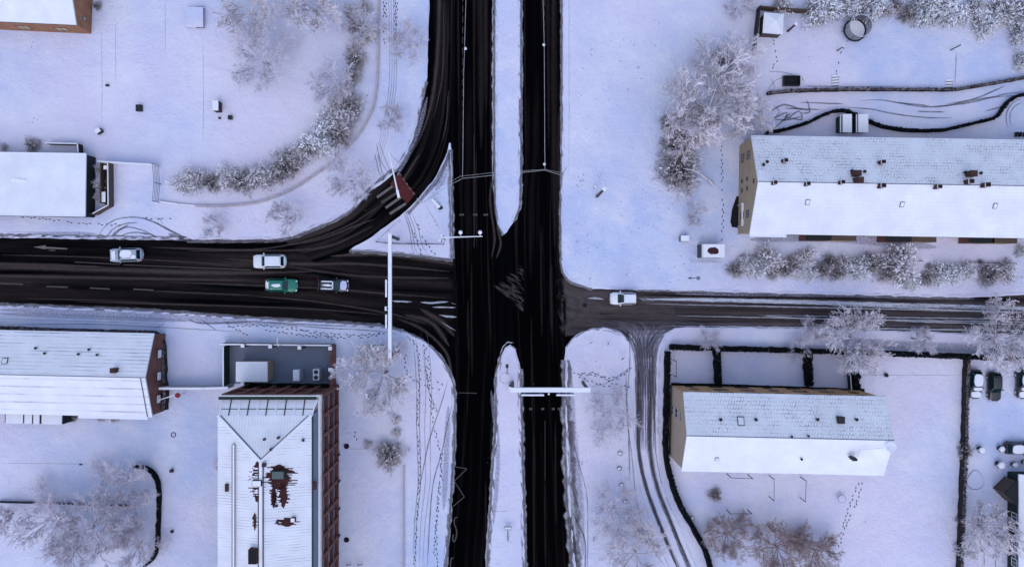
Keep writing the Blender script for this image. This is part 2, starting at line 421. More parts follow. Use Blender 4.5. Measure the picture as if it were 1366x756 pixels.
strip('road', ys([(-2500,694,751), (0,694,751), (200,692,751), (290,684,751), (320,682,752), (450,686,754), (566,694,756), (756,700,768), (3200,830,900)]), 0.016, M['road_ns'], 'straight dark carriageway under the sign gantry')

def slab(name, curve, extra, label, ins=0.22):
    """a raised snow covered block with a crumbly sloped kerb edge"""
    P = []
    for p in catmull(curve, 7):
        j = 0.6 if -150 < p.x < 1500 and -100 < p.y < 850 else 0
        P.append(Vector(px0((p.x + R.uniform(-j, j), p.y + R.uniform(-j, j)))))
    P += [Vector(px0(p)) for p in extra]
    n = len(P)
    ar = sum(P[i].x * P[(i+1) % n].y - P[(i+1) % n].x * P[i].y for i in range(n))
    if ar < 0: P.reverse()
    In = []
    for i in range(n):
        d = (P[(i+1) % n] - P[i-1]); d = d.normalized() if d.length else Vector((1,0)); nn = Vector((-d.y, d.x))
        In.append(P[i] + nn * ins)
    mb = MB()
    vs = [(p.x, p.y, -0.02) for p in P] + [(p.x, p.y, 0.05 + R.uniform(0, .04)) for p in P]
    vs += [(p.x + (q.x-p.x)*.9, p.y + (q.y-p.y)*.9, G + abs(R.gauss(.03, .07))) for p, q in zip(P, In)] + [(p.x + (q.x-p.x)*2.2, p.y + (q.y-p.y)*2.2, G) for p, q in zip(P, In)]
    fs = [(i + k*n, (i+1) % n + k*n, (i+1) % n + (k+1)*n, i + (k+1)*n) for k in range(3) for i in range(n)]
    fs.append(tuple(range(3*n, 4*n))); mb.add(vs, fs)
    o = mb.build(name, M['snow'])
    return struct(o, label=label)
slab('verge', [(572.6,-400), (572.6,0), (571.5,60), (569,109), (559,157), (550.5,190), (529,228), (495,255), (462.6,285), (417,305.6), (380,317.6), (342,320), (210,320), (0,317), (-300,314)],
     [(-2500,300), (-2500,-2500), (572.6,-2500)], 'snowy block inside the slip lane curve')
slab('verge', [(750,-400), (750,0), (749.5,120), (748,190), (748,350), (751,364), (757,372), (769,379.5), (790,385), (850,387), (1026,392), (1200,396), (1290,397), (1366,393), (1500,385)],
     [(4000,362), (4000,-2500), (750,-2500)], 'wide snowy lawn and yards beside the side street')
slab('verge', [(-300,404), (0,406), (200,414), (342,424), (467,431), (523,436.5), (550,446), (573,460), (590.7,480), (601,500), (606.5,525), (606,566), (604,620), (601,661), (594.5,756), (570,1000)],
     [(435,3300), (-2500,3300), (-2500,398)], 'snowy block with the two red brick buildings')
slab('traffic_island', [(599,191), (596,203), (581,236), (558,264), (543,280), (503,310.6), (468,332), (470,334.5), (500,335.5), (550,340), (602,345.5), (604,343), (603,300), (602.5,240), (602,195), (601,190)], [], 'triangular snowy island between slip lane and carriageway', .06)
slab('traffic_island', [(695,-400), (695,0), (695,120), (694,270), (688,290), (680,303), (671,314), (666,305), (662,290), (660,250), (660,120), (660,0), (660,-400)], [(660,-2500), (695,-2500)], 'long snowy median ending in a point')
slab('traffic_island', [(650,756), (656,640), (661,566), (662,500), (668,475), (674,463), (681,459), (687,465), (690.5,475), (694,492), (695,520), (696,566), (699,680), (701.6,756), (720,1000)], [(830,3200), (510,3200), (620,1000)], 'snowy median below the junction with a round signpost')
slab('verge', [(764,756), (757,660), (753.5,566), (753,480), (755,463), (762,452), (775,443), (790,438), (812,437), (828,443), (839,455), (845,470), (847.5,500), (846,570), (848,610), (853,640), (866,690), (893,756), (940,860)],
     [(1500,3200), (900,3200), (790,1000)], 'snowy wedge between main road and service lane')
slab('verge', [(1500,452), (1366,447), (1200,441), (1100,438), (1026,437), (925,436), (900,438), (888,445), (881,456), (876,480), (875,560), (876,600), (882,650), (902,700), (925,756), (980,860)],
     [(1700,3200), (4000,3200), (4000,520)], 'snowy plots with the beige apartment house')
# service lane of packed snow between the two
strip('service_lane', [((838,440), (900,440)), ((840,452), (890,446)), ((845,475), (880,470)), ((846,520), (878,520)), ((844,570), (878,570)), ((846,610), (880,610)), ((852,645), (885,650)), ((864,690), (905,700)), ((890,756), (928,756)), ((935,860), (985,860)), ((1480,3200), (1720,3200))], 0.03, M['snow'], 'service lane of packed snow with tyre ruts')

# ---- soft ribbons: slush, tracks, remaining snow
RB = {}; ribz = [0]
def ribbon(kind, pts, w, z=None, wob=0.0, on_snow=False, w1=None, taper=True):
    mb = RB.setdefault(kind, MB())
    ribz[0] += 1
    zz = (G + 0.012 if on_snow else 0.035) + ribz[0] * 0.00010
    if z is not None: zz = z + ribz[0] * 0.00010
    P = catmull(pts, 6); P = [Vector(px0(p)) for p in P]
    n = len(P); dist = R.uniform(0, 90); o = len(mb.v); W1 = w if w1 is None else w1
    vs = []; uvs = []
    for i, p in enumerate(P):
        d = (P[min(i+1, n-1)] - P[max(i-1, 0)]); d = d.normalized() if d.length else Vector((1,0)); nn = Vector((-d.y, d.x))
        if i: dist += (p - P[i-1]).length
        tp_ = min(1.0, (i + .15) / max(1, .22*n), (n - 1 - i + .15) / max(1, .22*n)); ww = (w + (W1 - w) * i / max(1, n-1)) * 0.1 * (1 + R.uniform(-wob, wob)) * (tp_ ** .7 if taper else 1); p = p + nn * R.uniform(-wob, wob) * 0.1
        vs += [(p.x - nn.x*ww/2, p.y - nn.y*ww/2, zz), (p.x + nn.x*ww/2, p.y + nn.y*ww/2, zz)]; uvs += [(0, dist), (1, dist)]
    fs = []
    for i in range(n - 1):
        f = (2*i, 2*i+1, 2*i+3, 2*i+2); mb.uv[len(mb.f) + len(fs)] = [uvs[j] for j in f]; fs.append(f)
    mb.add(vs, fs)
B_ = 'slush'
# west road
for pts, w in [(((-200,352), (0,356), (150,360), (300,364), (420,362)), 12), (((-200,364), (0,368), (160,371), (330,374)), 7), (((-200,350), (0,352), (140,356)), 8),
               (((200,330), (300,333), (380,334), (440,328), (500,300)), 5), (((300,345), (400,352), (480,352), (600,362)), 6), (((380,355), (480,368), (600,371)), 5),
               (((440,342), (500,339), (560,345), (608,353)), 9), (((340,395), (420,402), (520,418), (570,432)), 4), (((200,388), (342,394)), 3), (((98,402), (200,405), (342,409), (430,413), (518,420)), 4),
               (((480,334), (540,340), (604,348)), 4), (((540,420), (575,430), (600,462)), 9), (((530,425), (565,440), (595,470), (604,505)), 6), (((560,412), (590,430), (607,448)), 10), (((20,398), (120,400), (210,404)), 2.5), (((220,376), (420,384), (520,392), (600,398)), 4), (((0,340), (120,343), (260,350), (330,357)), 3)]:
    ribbon(B_, pts, w, wob=0.1)
# slip lane
for pts, w in [(((586,-300), (586,0), (583,80), (575,140), (562,180), (545,212)), 9), (((592,0), (590,100), (578,160)), 3), (((500,292), (470,303), (430,318), (380,328)), 5), (((515,268), (470,298), (420,318), (350,332), (250,335)), 4), (((560,205), (535,245)), 5), (((598,120), (596,160), (590,190)), 3)]:
    ribbon(B_, pts, w, wob=0.1)
# carriageways
for x, y0, y1, w in [(632,-300,240,3), (641,-300,200,9), (648,-300,150,6), (655,20,260,3), (635,200,330,3), (629,350,500,3), (739,-300,330,9), (731,-300,200,4), (745,150,400,6), (700,-100,200,2), (722,300,450,3), (655,560,756,3), (712,560,800,3), (741,560,700,3), (727,640,756,3), (709,420,560,2), (648,640,756,2.5), (624,400,470,3), (611,-200,150,3), (735,350,440,5)]:
    ribbon('slushdim', ((x,y0), (x,(y0+y1)/2), (x+1,y1)), w * 1.5, wob=0.1)
ribbon(B_, ((655,240), (654,270), (660,320), (655,345)), 5)
ribbon(B_, ((662,300), (668,325), (662,345)), 5)
for k in range(0): ribbon('slush', ((663 + k*3, 377 - k*3.2), (674 + k*3, 372 - k*2), (699, 394 - k*7)), 4.5, wob=0.3)
for k in range(0): ribbon('slush', ((663 + k*2, 383 + k), (682 + k, 395 + k*2), (700, 402 + k*3)), 4, wob=0.3)
for k in range(0): ribbon('slushdim', ((664 + k*4, 330 - k*2), (668 + k*3, 352), (660 + k*5, 378), (668 + k*5, 402), (690 + k*2, 428)), 5, wob=.2)
for k in range(70):
    t_ = R.random() ** .7; cx_ = 664 + 34*t_; cy_ = 385 + R.uniform(-1, 1) * 31 * t_; ln_ = R.uniform(3, 8); a_ = R.uniform(.35, .75)
    ribbon('slush' if k % 3 else 'slushdim', ((cx_ - ln_*math.cos(a_), cy_ - ln_*math.sin(a_)), (cx_, cy_), (min(699, cx_ + ln_*math.cos(a_)), cy_ + ln_*math.sin(a_))), R.uniform(2, 4.5), wob=.2)
for pts, w_ in [(((747,370), (760,384), (785,394), (815,400)), 18), (((747,388), (765,398), (800,408)), 26), (((747,424), (765,418), (800,414)), 28), (((748,440), (762,432), (790,424)), 14), (((748,402), (770,406), (830,412), (900,416)), 26)]: ribbon('hatch', pts, w_, wob=0.1, taper=False)
ribbon('blackwet', ((748,340), (749,400), (750,430), (752,470)), 15)
ribbon('blackwet', ((606,345), (607,400), (609,450), (610,510)), 10)
ribbon('slushgrey', ((815,438), (840,439), (880,438), (920,437)), 8); ribbon('slushgrey', ((830,441), (860,443), (900,441)), 9)
# east street
for y0, y1, x0, x1, w, k in [(394,399,850,1366,5,'blackwet'), (415,421,800,1366,7,'slush'), (424,430,800,1366,5,'slush'), (430,436,780,1366,3,'slushgrey'), (408,414,840,1366,4,'slush'), (420,426,1010,1366,2,'snowcrumb'),
                             (405,416,860,1366,2,'snowcrumb'), (434,441,880,1366,2.5,'snowcrumb'), (421,425,900,1100,2,'snowcrumb')]:
    ribbon(k, ((x0,y0), ((x0+x1)/2, (y0+y1)/2), (x1,y1), (x1+300,y1+5)), w, wob=0.25)
for pts, w in [(((866,398.5), (950,399.5), (1026,401.5), (1100,403.5), (1200,406.5), (1290,409), (1366,411), (1600,418)), 6.5), (((862,399), (950,400), (1026,402), (1100,404), (1180,406)), 6), (((1100,407), (1180,409), (1260,413), (1366,417)), 2), (((1020,421), (1060,424), (1100,425)), 2), (((1180,427), (1260,430), (1366,432)), 2),
               (((784,398), (793,397.5), (805,399)), 3), (((523,401.5), (535,402), (550,402.3)), 2.6), (((561,403), (575,404), (598,402.2)), 3), (((577,409.5), (608,410)), 2.2), (((586,420), (595,422), (609,422.5)), 3), (((590,430), (608,441)), 1.2),
               (((602,404), (608,405.5)), 2), (((667,474), (671,462), (678,455.5), (685,457)), 1.4), (((675,456.3), (683,457.5)), 2.4), (((684,461), (689,466)), 2)]:
    ribbon('snowstrip', pts, w, wob=0.12)
for k in range(3): ribbon('snowstrip', ((851 + k*5, 396.5), (862 + k*5, 402)), 1.1)
# crumbled and dirty edges
for pts, w in [(((0,413), (100,416), (200,421), (300,427), (400,434)), 12), (((601,200), (594,230), (582,255)), 12), (((570,130), (556,180), (530,235)), 8), (((655,520), (664,600), (658,700)), 8), (((759,480), (762,560), (770,640), (778,740)), 14),
               (((598,540), (596,600), (592,680)), 9), (((20,314), (90,312), (130,312)), 7), (((900,392), (1100,394), (1300,399)), 5), (((1100,455), (1250,462), (1366,466)), 14), (((1000,320), (1100,316), (1250,330)), 16), (((0,418), (250,428)), 7)]:
    ribbon('mottle', pts, w, on_snow=True)
def edge(pts, w, off=0, snow=True, z=None):
    ribbon('dirtedge', [(p[0] + off, p[1]) for p in pts], w * 1.5, on_snow=True, wob=0.35, taper=False); ribbon('snowcrumb', pts, w * 1.3, wob=0.4, taper=False)
edge([(568,109), (558,157), (549,190), (527,229)], 4); edge([(526,226), (509,239), (492,254), (475,271)], 4); edge([(478,272), (462,286), (417,307), (380,319), (342,321), (250,322)], 4)
edge([(604,345), (603,300), (602,240), (601,200)], 5, -1); edge([(600,205), (584,239), (562,266), (544,285)], 4); edge([(466,335), (500,336.5), (550,341), (604,347)], 4)
edge([(660,0), (660,120), (660,250), (663,290), (671,314)], 3); edge([(695,0), (695,120), (694,270), (685,296)], 4, -1)
edge([(749,0), (749,190), (748,350), (757,373), (790,386)], 3); edge([(573,460), (591,480), (601,500), (606.5,525), (606,600), (602,661), (595,756)], 4, -1)
edge([(650,756), (656,640), (661,566), (662,500), (668,475)], 4, 1); edge([(694,492), (695,520), (696,566), (699,680), (701,756)], 5, -1)
edge([(754,480), (754,566), (757,660), (764,756)], 9, 2); edge([(756,560), (760,640), (768,756)], 9, 3); edge([(0,406), (200,414), (342,424), (467,431), (523,437), (560,452)], 4)
edge([(756,463), (775,444), (812,438), (838,455)], 2)
edge([(850,387), (1026,392), (1290,398)], 2.5)
edge([(0,314), (130,316), (250,318)], 4)
ribbon('snowcrumb', [(662,0), (662,120), (662.5,260)], 4, on_snow=True); ribbon('snowcrumb', [(657,-100), (657.5,120), (657,250)], 2.5, wob=0.6)
ribbon('snowcrumb', [(655,640), (651,700), (648,756)], 3, wob=0.6); ribbon('snowcrumb', [(756,570), (760,640), (768,720)], 7, on_snow=True, wob=0.4)
ribbon('slush', [(248,319), (262,318), (300,321), (380,322)], 4)
# thin dark tracks along verges (pavement edges under the snow)
T = 'trackdark'; F = 'trackfaint'
def tr(pts, w=1.2, k=T): ribbon(k, pts, w * 1.35, on_snow=True, wob=0.12)
for pts in [((131,320), (138,305), (155,293), (180,290), (200,294), (222,304), (240,313), (252,320)), ((141,320), (150,307), (165,299), (185,297)), ((146,320), (155,309), (172,303), (195,309), (215,320)), ((157,320), (168,312), (185,310), (200,314)), ((213,318), (200,312), (186,311))]: tr(pts, 1.5)
for pts in [((190,290), (212,299), (235,312), (262,322)), ((150,317), (160,307), (172,300))]: tr(pts, 2.2)
tr(((205,290), (214,292), (218,300)), 1); 
tr(((225,312), (240,318), (258,321)), 5)
for dx in (0, 3, 6, 9): tr(((519+dx,-200), (519+dx,0), (520+dx,60), (519+dx,120), (508+dx,180), (495+dx,230)), 0.9, F)
for dx in (0, 4): tr(((500+dx,205), (506+dx,230), (512+dx,238)), 1.1)
tr(((502,190), (508,215), (520,232)), 0.8); tr(((506,190), (515,215), (522,230)), 0.8)
# slip island footpath
for dx in (0, 3, 7, 12): tr(((538+dx*.8,280), (546+dx,305), (550+dx*1.2,330), (553+dx*1.6,340)), 1.1, T if dx < 5 else F)
tr(((566,272), (578,290), (587,306)), 0.7, F); tr(((502,322), (520,305), (535,292)), 0.7, F)
tr(((503,323), (520,325), (545,325), (588,325.5)), 1.3); 
# south-west pavement
for dx, k in ((0,T), (4,T), (12,F), (20,F)): tr(((549+dx,440), (553+dx,470), (556+dx,520), (556+dx*.9,566), (558+dx*.8,640), (553+dx*.7,700), (552+dx*.6,760)), 1.0, k)
tr(((598,506), (588,540), (572,590), (560,650)), 1.4); tr(((606,530), (598,560), (590,600), (577,650), (570,756)), 1.4)
tr(((566,470), (572,520), (584,548)), 0.9); tr(((385,433), (430,437), (500,441), (535,446)), 1.2); tr(((342,429), (420,433), (520,437)), 1.6)
tr(((0,433), (120,432), (210,436), (300,441), (340,444)), 0.9); tr(((205,440), (212,435), (222,430)), 0.8, T)
tr(((250,424), (262,430), (285,431), (310,430), (345,428)), 2.2); tr(((268,425), (280,434), (290,441)), 1.2)
tr(((350,434), (380,436)), 0.7, F); tr(((0,425), (110,428), (220,432)), 0.8, F)
# long faint lines
for pts in [((759,-200), (759,190), (758,240)), ((136,40), (137,120), (136,165)), ((155,30), (155,110)), ((221,0), (221,75)), ((271,50), (272,130), (271,190)), ((0,285), (60,287), (112,292)), ((0,309), (60,310), (120,312)), ((0,617), (120,618)), ((455,598), (495,598)), ((654,681), (678,681)), ((1132,500), (1284,500)), ((940,350), (965,350))]: tr(pts, 0.6, F)
# fan of tracks from the service lane into the street
for k in range(5): ribbon('slushgrey', ((824+k*16,431), (843+k*9,441), (851+k*5,458), (852+k*5,480)), 12, z=0.038, wob=0.1)
for k in range(24):
    x = 847 + k*1.3; e = 790 + k*6
    ribbon(('slushgrey','trackdark','trackdark')[k % 3], ((e-8,428), (e+20,435), (x-2 + (k-11)*1.1, 458), (x-1 + R.uniform(-1,1),500), (x-1 + R.uniform(-2,2),550), (x-1 + R.uniform(-2,2),600)), 1.9, z=0.038, wob=0.2)
for pts in [((815,437), (835,448), (846,475), (850,520), (850,560)), ((825,436), (842,450), (852,485), (853,540), (852,600), (862,650), (885,710), (905,756), (960,860)), ((832,436), (850,455), (857,500), (856,570)), ((895,437), (880,450), (872,480), (869,540), (867,585), (875,640), (893,690), (918,756), (970,860)), ((905,437), (884,452), (875,490), (872,560))]:
    ribbon('slushgrey', pts, 7, z=0.038, wob=0.12)
for k in range(7): ribbon('trackdark', ((806 + k*17,432), (826 + k*10.5,441), (846 + k*4.2,458), (851 + k*3.2,490), (851 + k*3.2,530)), 2.6, z=0.040, wob=0.15)
for pts, w in [(((852,480), (852,560), (852,600), (862,650), (886,715), (905,760)), 6.5), (((867,470), (866,560), (866,600), (876,650), (898,705), (920,756), (950,810)), 6.5), (((852,520), (852,600), (862,650), (885,712), (903,756)), 4), (((868,520), (867,600), (877,650), (899,705), (921,756)), 4)]:
    ribbon('trackdark', pts, w, z=0.038, wob=0.08)
for pts in [((835,500), (836,540), (837,566), (843,610), (848,660), (862,720), (880,745), (892,760)), ((839,450), (840,480), (836,530)), ((854,700), (862,722), (884,740)), ((872,560), (874,600), (884,650), (900,690)), ((760,450), (775,441), (812,441), (824,447))]: tr(pts, 1.1)
tr(((835,495), (835,520), (838,570), (840,640)), 1.6); tr(((760,566), (770,610), (782,656), (784,700), (783,780)), 1.0); tr(((756,630), (768,665), (776,690)), 1.4); tr(((757,670), (770,695), (780,720), (780,780)), 1.8); tr(((757,690), (766,720), (765,780)), 3)
tr(((786,515), (805,512), (825,501), (840,488)), 1.0, F); tr(((786,524), (810,525), (835,525)), 0.8, F)
# north-east driveway
for pts in [((1065,137), (1090,138), (1125,139)), ((1145,135), (1175,134), (1230,143), (1260,142), (1310,132), (1366,127)), ((1130,144), (1160,146), (1190,152), (1230,157), (1270,158)), ((1240,143), (1290,138), (1340,126), (1366,123)), ((1045,145), (1075,146), (1095,147)), ((1260,140), (1300,132), (1340,115)), ((1313,149), (1345,140)), ((1195,137), (1240,142)), ((1222,149), (1260,150))]: tr(pts, 1.7)
for pts in [((1030,140), (1040,150), (1032,158), (1050,150), (1046,162), (1065,148), (1069,160), (1055,158), (1040,155)), ((1026,150), (1045,140), (1062,145), (1080,148)), ((1030,160), (1052,160), (1070,155)), ((1028,175), (1040,165), (1055,150)), ((1075,133), (1080,150), (1068,151))]: tr(pts, 2.0)
for pts in [((1024,120), (1034,108), (1043,103)), ((1028,105), (1034,118)), ((1024,96), (1045,97), (1062,102)), ((1066,104), (1073,115), (1200,116)), ((1068,101), (1073,112)), ((1275,70), (1273,112))]: tr(pts, 0.9)
for a in range(2): 
    r = 20 + a*5; tr([(1366 + r*math.cos(t), 158 + r*math.sin(t)*1.05) for t in [PI*1.45 - i*0.28 for i in range(8)]], 1.2)
# yard at lower right edge
for pts in [((1312,730), (1312,760)), ((1327,725), (1327,760)), ((1328,672), (1329,690)), ((1289,510), (1289,560))]: tr(pts, 0.9)
tr([(1300 + 11*math.cos(t) + 2*math.sin(2*t), 639 + 13*math.sin(t)) for t in [i*2*PI/14 for i in range(15)]], 1.2)
tr([(674 + 7*math.cos(t), 504 + 10*math.sin(t)*.75) for t in [i*2*PI/14 for i in range(15)]], 0.8, F)
tr(((662,505), (655,505)), .6, F); tr(((250,30), (262,31)), .8, F)

RBN = {'hatch': ('slush', 'churned brown slush in the middle of the junction'), 'slushdim': ('slush', 'thin brown film between wheel tracks of the main carriageways'), 'slush': ('slush', 'brown slush streaks left between the wheel tracks'), 'slushgrey': ('slush', 'grey churned slush at the lane mouth'), 'trackdark': ('tyre_tracks', 'dark tyre and foot tracks pressed through the snow'),
       'trackfaint': ('tyre_tracks', 'faint half buried track lines in the snow'), 'snowstrip': ('snow', 'white snow strips left lying on the asphalt'), 'dirtedge': ('slush', 'dirty splashed snow along the kerbs'),
       'snowcrumb': ('snow', 'crumbled ploughed snow along the lanes'), 'mottle': ('grass', 'grass tips mottling the thin snow near the kerbs and on the lawn'), 'blackwet': ('tyre_tracks', 'wet black wheel track in the side street')}
for k, mb in RB.items(): struct(mb.build(RBN[k][0], M[k], fixn=False), 'stuff', RBN[k][1])

# footprints
fp = MB()
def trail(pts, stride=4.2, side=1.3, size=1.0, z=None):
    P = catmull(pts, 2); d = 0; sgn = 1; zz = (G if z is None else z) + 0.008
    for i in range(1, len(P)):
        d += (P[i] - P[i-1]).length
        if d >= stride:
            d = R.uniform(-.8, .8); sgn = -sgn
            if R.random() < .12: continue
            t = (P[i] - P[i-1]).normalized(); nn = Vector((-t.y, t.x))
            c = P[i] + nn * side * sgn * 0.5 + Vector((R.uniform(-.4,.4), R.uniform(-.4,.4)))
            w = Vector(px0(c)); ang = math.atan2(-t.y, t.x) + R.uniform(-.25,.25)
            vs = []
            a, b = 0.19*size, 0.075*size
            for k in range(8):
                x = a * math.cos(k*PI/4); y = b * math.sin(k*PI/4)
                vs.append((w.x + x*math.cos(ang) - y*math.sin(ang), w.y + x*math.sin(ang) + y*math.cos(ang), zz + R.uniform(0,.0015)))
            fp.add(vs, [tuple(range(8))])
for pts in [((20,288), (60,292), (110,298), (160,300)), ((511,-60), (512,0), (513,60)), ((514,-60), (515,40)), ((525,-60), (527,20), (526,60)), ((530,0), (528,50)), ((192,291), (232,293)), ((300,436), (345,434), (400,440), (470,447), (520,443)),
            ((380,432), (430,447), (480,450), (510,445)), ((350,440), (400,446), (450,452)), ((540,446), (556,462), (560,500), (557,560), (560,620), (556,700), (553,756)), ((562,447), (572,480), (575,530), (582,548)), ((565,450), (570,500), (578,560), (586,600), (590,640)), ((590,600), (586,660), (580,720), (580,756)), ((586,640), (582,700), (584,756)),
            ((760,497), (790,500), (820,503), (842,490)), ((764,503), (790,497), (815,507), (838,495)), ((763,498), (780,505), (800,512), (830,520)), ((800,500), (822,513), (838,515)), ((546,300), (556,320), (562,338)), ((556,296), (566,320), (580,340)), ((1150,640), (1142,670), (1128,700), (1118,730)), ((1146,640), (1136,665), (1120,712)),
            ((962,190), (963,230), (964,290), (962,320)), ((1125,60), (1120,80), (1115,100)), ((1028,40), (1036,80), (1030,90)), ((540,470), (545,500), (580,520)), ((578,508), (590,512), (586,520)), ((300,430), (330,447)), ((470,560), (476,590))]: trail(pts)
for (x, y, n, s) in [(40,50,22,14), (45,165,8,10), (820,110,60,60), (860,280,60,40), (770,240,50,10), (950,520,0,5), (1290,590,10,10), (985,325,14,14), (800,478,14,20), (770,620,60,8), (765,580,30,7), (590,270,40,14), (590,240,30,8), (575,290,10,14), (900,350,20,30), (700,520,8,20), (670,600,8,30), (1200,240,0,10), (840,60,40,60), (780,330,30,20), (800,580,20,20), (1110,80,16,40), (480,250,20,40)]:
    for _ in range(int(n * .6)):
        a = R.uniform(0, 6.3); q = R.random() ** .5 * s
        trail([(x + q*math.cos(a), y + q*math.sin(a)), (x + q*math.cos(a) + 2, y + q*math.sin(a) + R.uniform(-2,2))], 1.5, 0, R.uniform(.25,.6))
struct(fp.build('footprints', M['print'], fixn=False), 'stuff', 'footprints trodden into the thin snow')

# painted markings
pm = MB(); pd = MB(); rd = MB()
def quad(mb, pts, z): z += .035; mb.add([(*px0(p), z) for p in pts], [tuple(range(len(pts)))])
def line(mb, a, b, w, z=0.028):
    a = Vector(a); b = Vector(b); d = (b - a).normalized(); n = Vector((-d.y, d.x)) * w / 2
    quad(mb, [a - n, b - n, b + n, a + n], z)
for a, b in [((0,378), (31,379)), ((62,382), (91,383)), ((120,384), (147,385.5)), ((178,385.5), (205,387))]: line(pd, a, b, 2)
line(pd, (100,349.5), (160,352.5), 1.1); line(pd, (165,353), (335,360), 1.1)
quad(pm, [(44.5,329.5), (61,327), (61,332.6)], .028); quad(pm, [(61,329), (90,331), (90,332.6), (61,331.6)], .028); quad(pd, [(63,333), (75,333.3), (73,335), (68,334.6)], .028)
for a, b in [((503,263.5), (524,248.5)), ((509,270.5), (531,256.5)), ((514.5,277.5), (535,263)), ((520,285.5), (541.5,271.5))]:
    line(pm if b[0] != 531 else pd, a, b, 3.4, .056)
quad(rd, [(532,230), (554,259), (543,272), (520.5,245.5)], .052)
for k in range(5):
    t = k / 4; line(pm, (533 + 18*t, 231.5 + 25*t), (535.2 + 18*t, 234.5 + 25*t), 1.4, .058)
for a, b in [((607,622), (623,624.5)), ((623,624.5), (606,641)), ((606,641), (619.5,662)), ((619.5,662), (604,675))]: line(pd, a, b, 1.1, .046)
def curve_line(mb, pts, w, z=.046):
    P = catmull(pts, 2)
    for i in range(len(P) - 1): line(mb, P[i], P[i+1] + (P[i+1]-P[i])*0.0, w, z + 0.0006*(i % 2))
curve_line(pd, [(610,689), (607,690), (606,697), (609,706), (609,714), (606,722), (604,719), (605,712)], 1.5)
curve_line(pd, [(605,743), (602,744), (601,752), (600,765)], 1.5)
for x0 in (617, 635, 649): 
    line(pd, (x0-4,286.5), (x0+2,286.5), 2.6, .046)
for x0 in (709, 725, 739, 747): line(pd, (x0-3,545), (x0+1,545), 3, .046)
line(pd, (612,523.5), (636,524), 0.9, .046); 
for y in range(-300, 200, 14): line(pd, (617.3,y), (617.3,y+9), 0.8, .046); line(pd, (726.3,y+5), (726.3,y+15), 0.7, .046)
line(pd, (632.5,180), (632.5,330), 0.5, .046); line(pd, (727,560), (727,640), 0.5, .046)
for mb, m, lab in ((pm, 'paint', 'worn white road paint, crossing bars and arrow'), (pd, 'paintdim', 'dim dirty lane lines and letters'), (rd, 'redpaint', 'dark red crossing patch on the slip lane')):
    struct(mb.build('road_marking', M[m], fixn=False), label=lab)
o = tag(MB().prism([(W(780 + 3.1*math.cos(a), 407 + 3.1*math.sin(a), 0).x, W(780, 407 + 3.1*math.sin(a), 0).y) for a in [i*PI/8 for i in range(16)]], 0.05, 0.07).build('manhole_cover', M['black']), 'round black manhole cover in the mouth of the side street', 'manhole')

# ------------------------------------------------------------------ trees and shrubs
def rdir(el, az): return Vector((math.cos(el)*math.cos(az), math.cos(el)*math.sin(az), math.sin(el)))
def wander(rng, p, d, length, n, curl, lift):
    pts = [p]; 
    for _ in range(n):
        d = (d + Vector((rng.uniform(-curl, curl), rng.uniform(-curl, curl), rng.uniform(-curl, curl) + lift))).normalized()
        p = p + d * (length / n); pts.append(p)
    return pts, d
def tube3(mb, pts, r0, r1):
    k = len(pts) - 1; mb.tube(pts, [r0 + (r1 - r0) * i / k for i in range(k + 1)], 3, caps=False)
def bare_tree(name, seed, h, r, limbs, mats, dens=1.0, tw=0.022, low=0.3, lean=0.0):
    rng = random.Random(seed); tr_ = MB(); cr = MB()
    d0 = Vector((lean, lean*.5, 1)).normalized()
    th = h * low; pts, d = wander(rng, Vector((0,0,0)), d0, th, 3, 0.05, 0)
    tr_.tube(pts, [h*.028, h*.024, h*.02, h*.018], 8, caps=True)
    def twigs(p, d, length, depth, rad):
        n = 3 if depth < 2 else 2
        pts, dd = wander(rng, p, d, length, n, 0.16, 0.05)
        if depth == 0: tr_.tube(pts, [rad, rad*.8, rad*.6, rad*.42], 5, caps=False)
        else: tube3(cr, pts, max(tw, rad), max(tw*.7, rad*.5))
        if depth >= 4: return
        nk = {0: 10, 1: 8, 2: 5, 3: 2}[depth]; nk = max(2, int(nk * dens + rng.random()))
        for i in range(nk):
            t = 0.22 + 0.78 * (i + rng.random()) / nk; t = min(t, 0.999)
            j = int(t * n); q = pts[j].lerp(pts[j+1], t * n - j)
            sd = (pts[j+1] - pts[j]).normalized()
            side = Vector((rng.gauss(0,1), rng.gauss(0,1), rng.gauss(0,.7))); side -= sd * side.dot(sd); side.normalize()
            a = rng.uniform(0.45, 0.95); nd = (sd * math.cos(a) + side * math.sin(a)).normalized()
            twigs(q, nd, length * rng.uniform(.38, .62) * (1.1 - .35*t), depth + 1, rad * 0.5)
    top = pts[-1]
    for i in range(limbs):
        az = 2*PI*i/limbs + rng.uniform(-.4,.4); el = rng.uniform(.15, 1.05)
        st = pts[2].lerp(top, rng.random()) if i % 2 else top
        ln = r * rng.uniform(.75, 1.05) * (1.0 + 0.35*math.sin(el))
        twigs(st, rdir(el, az), ln, 0, h*.012)
    root = thing(name, 'x', 'tree')
    tr_.build('trunk', mats[0], root, fixn=False); cr.build('crown', mats[1], root, fixn=False)
    return root
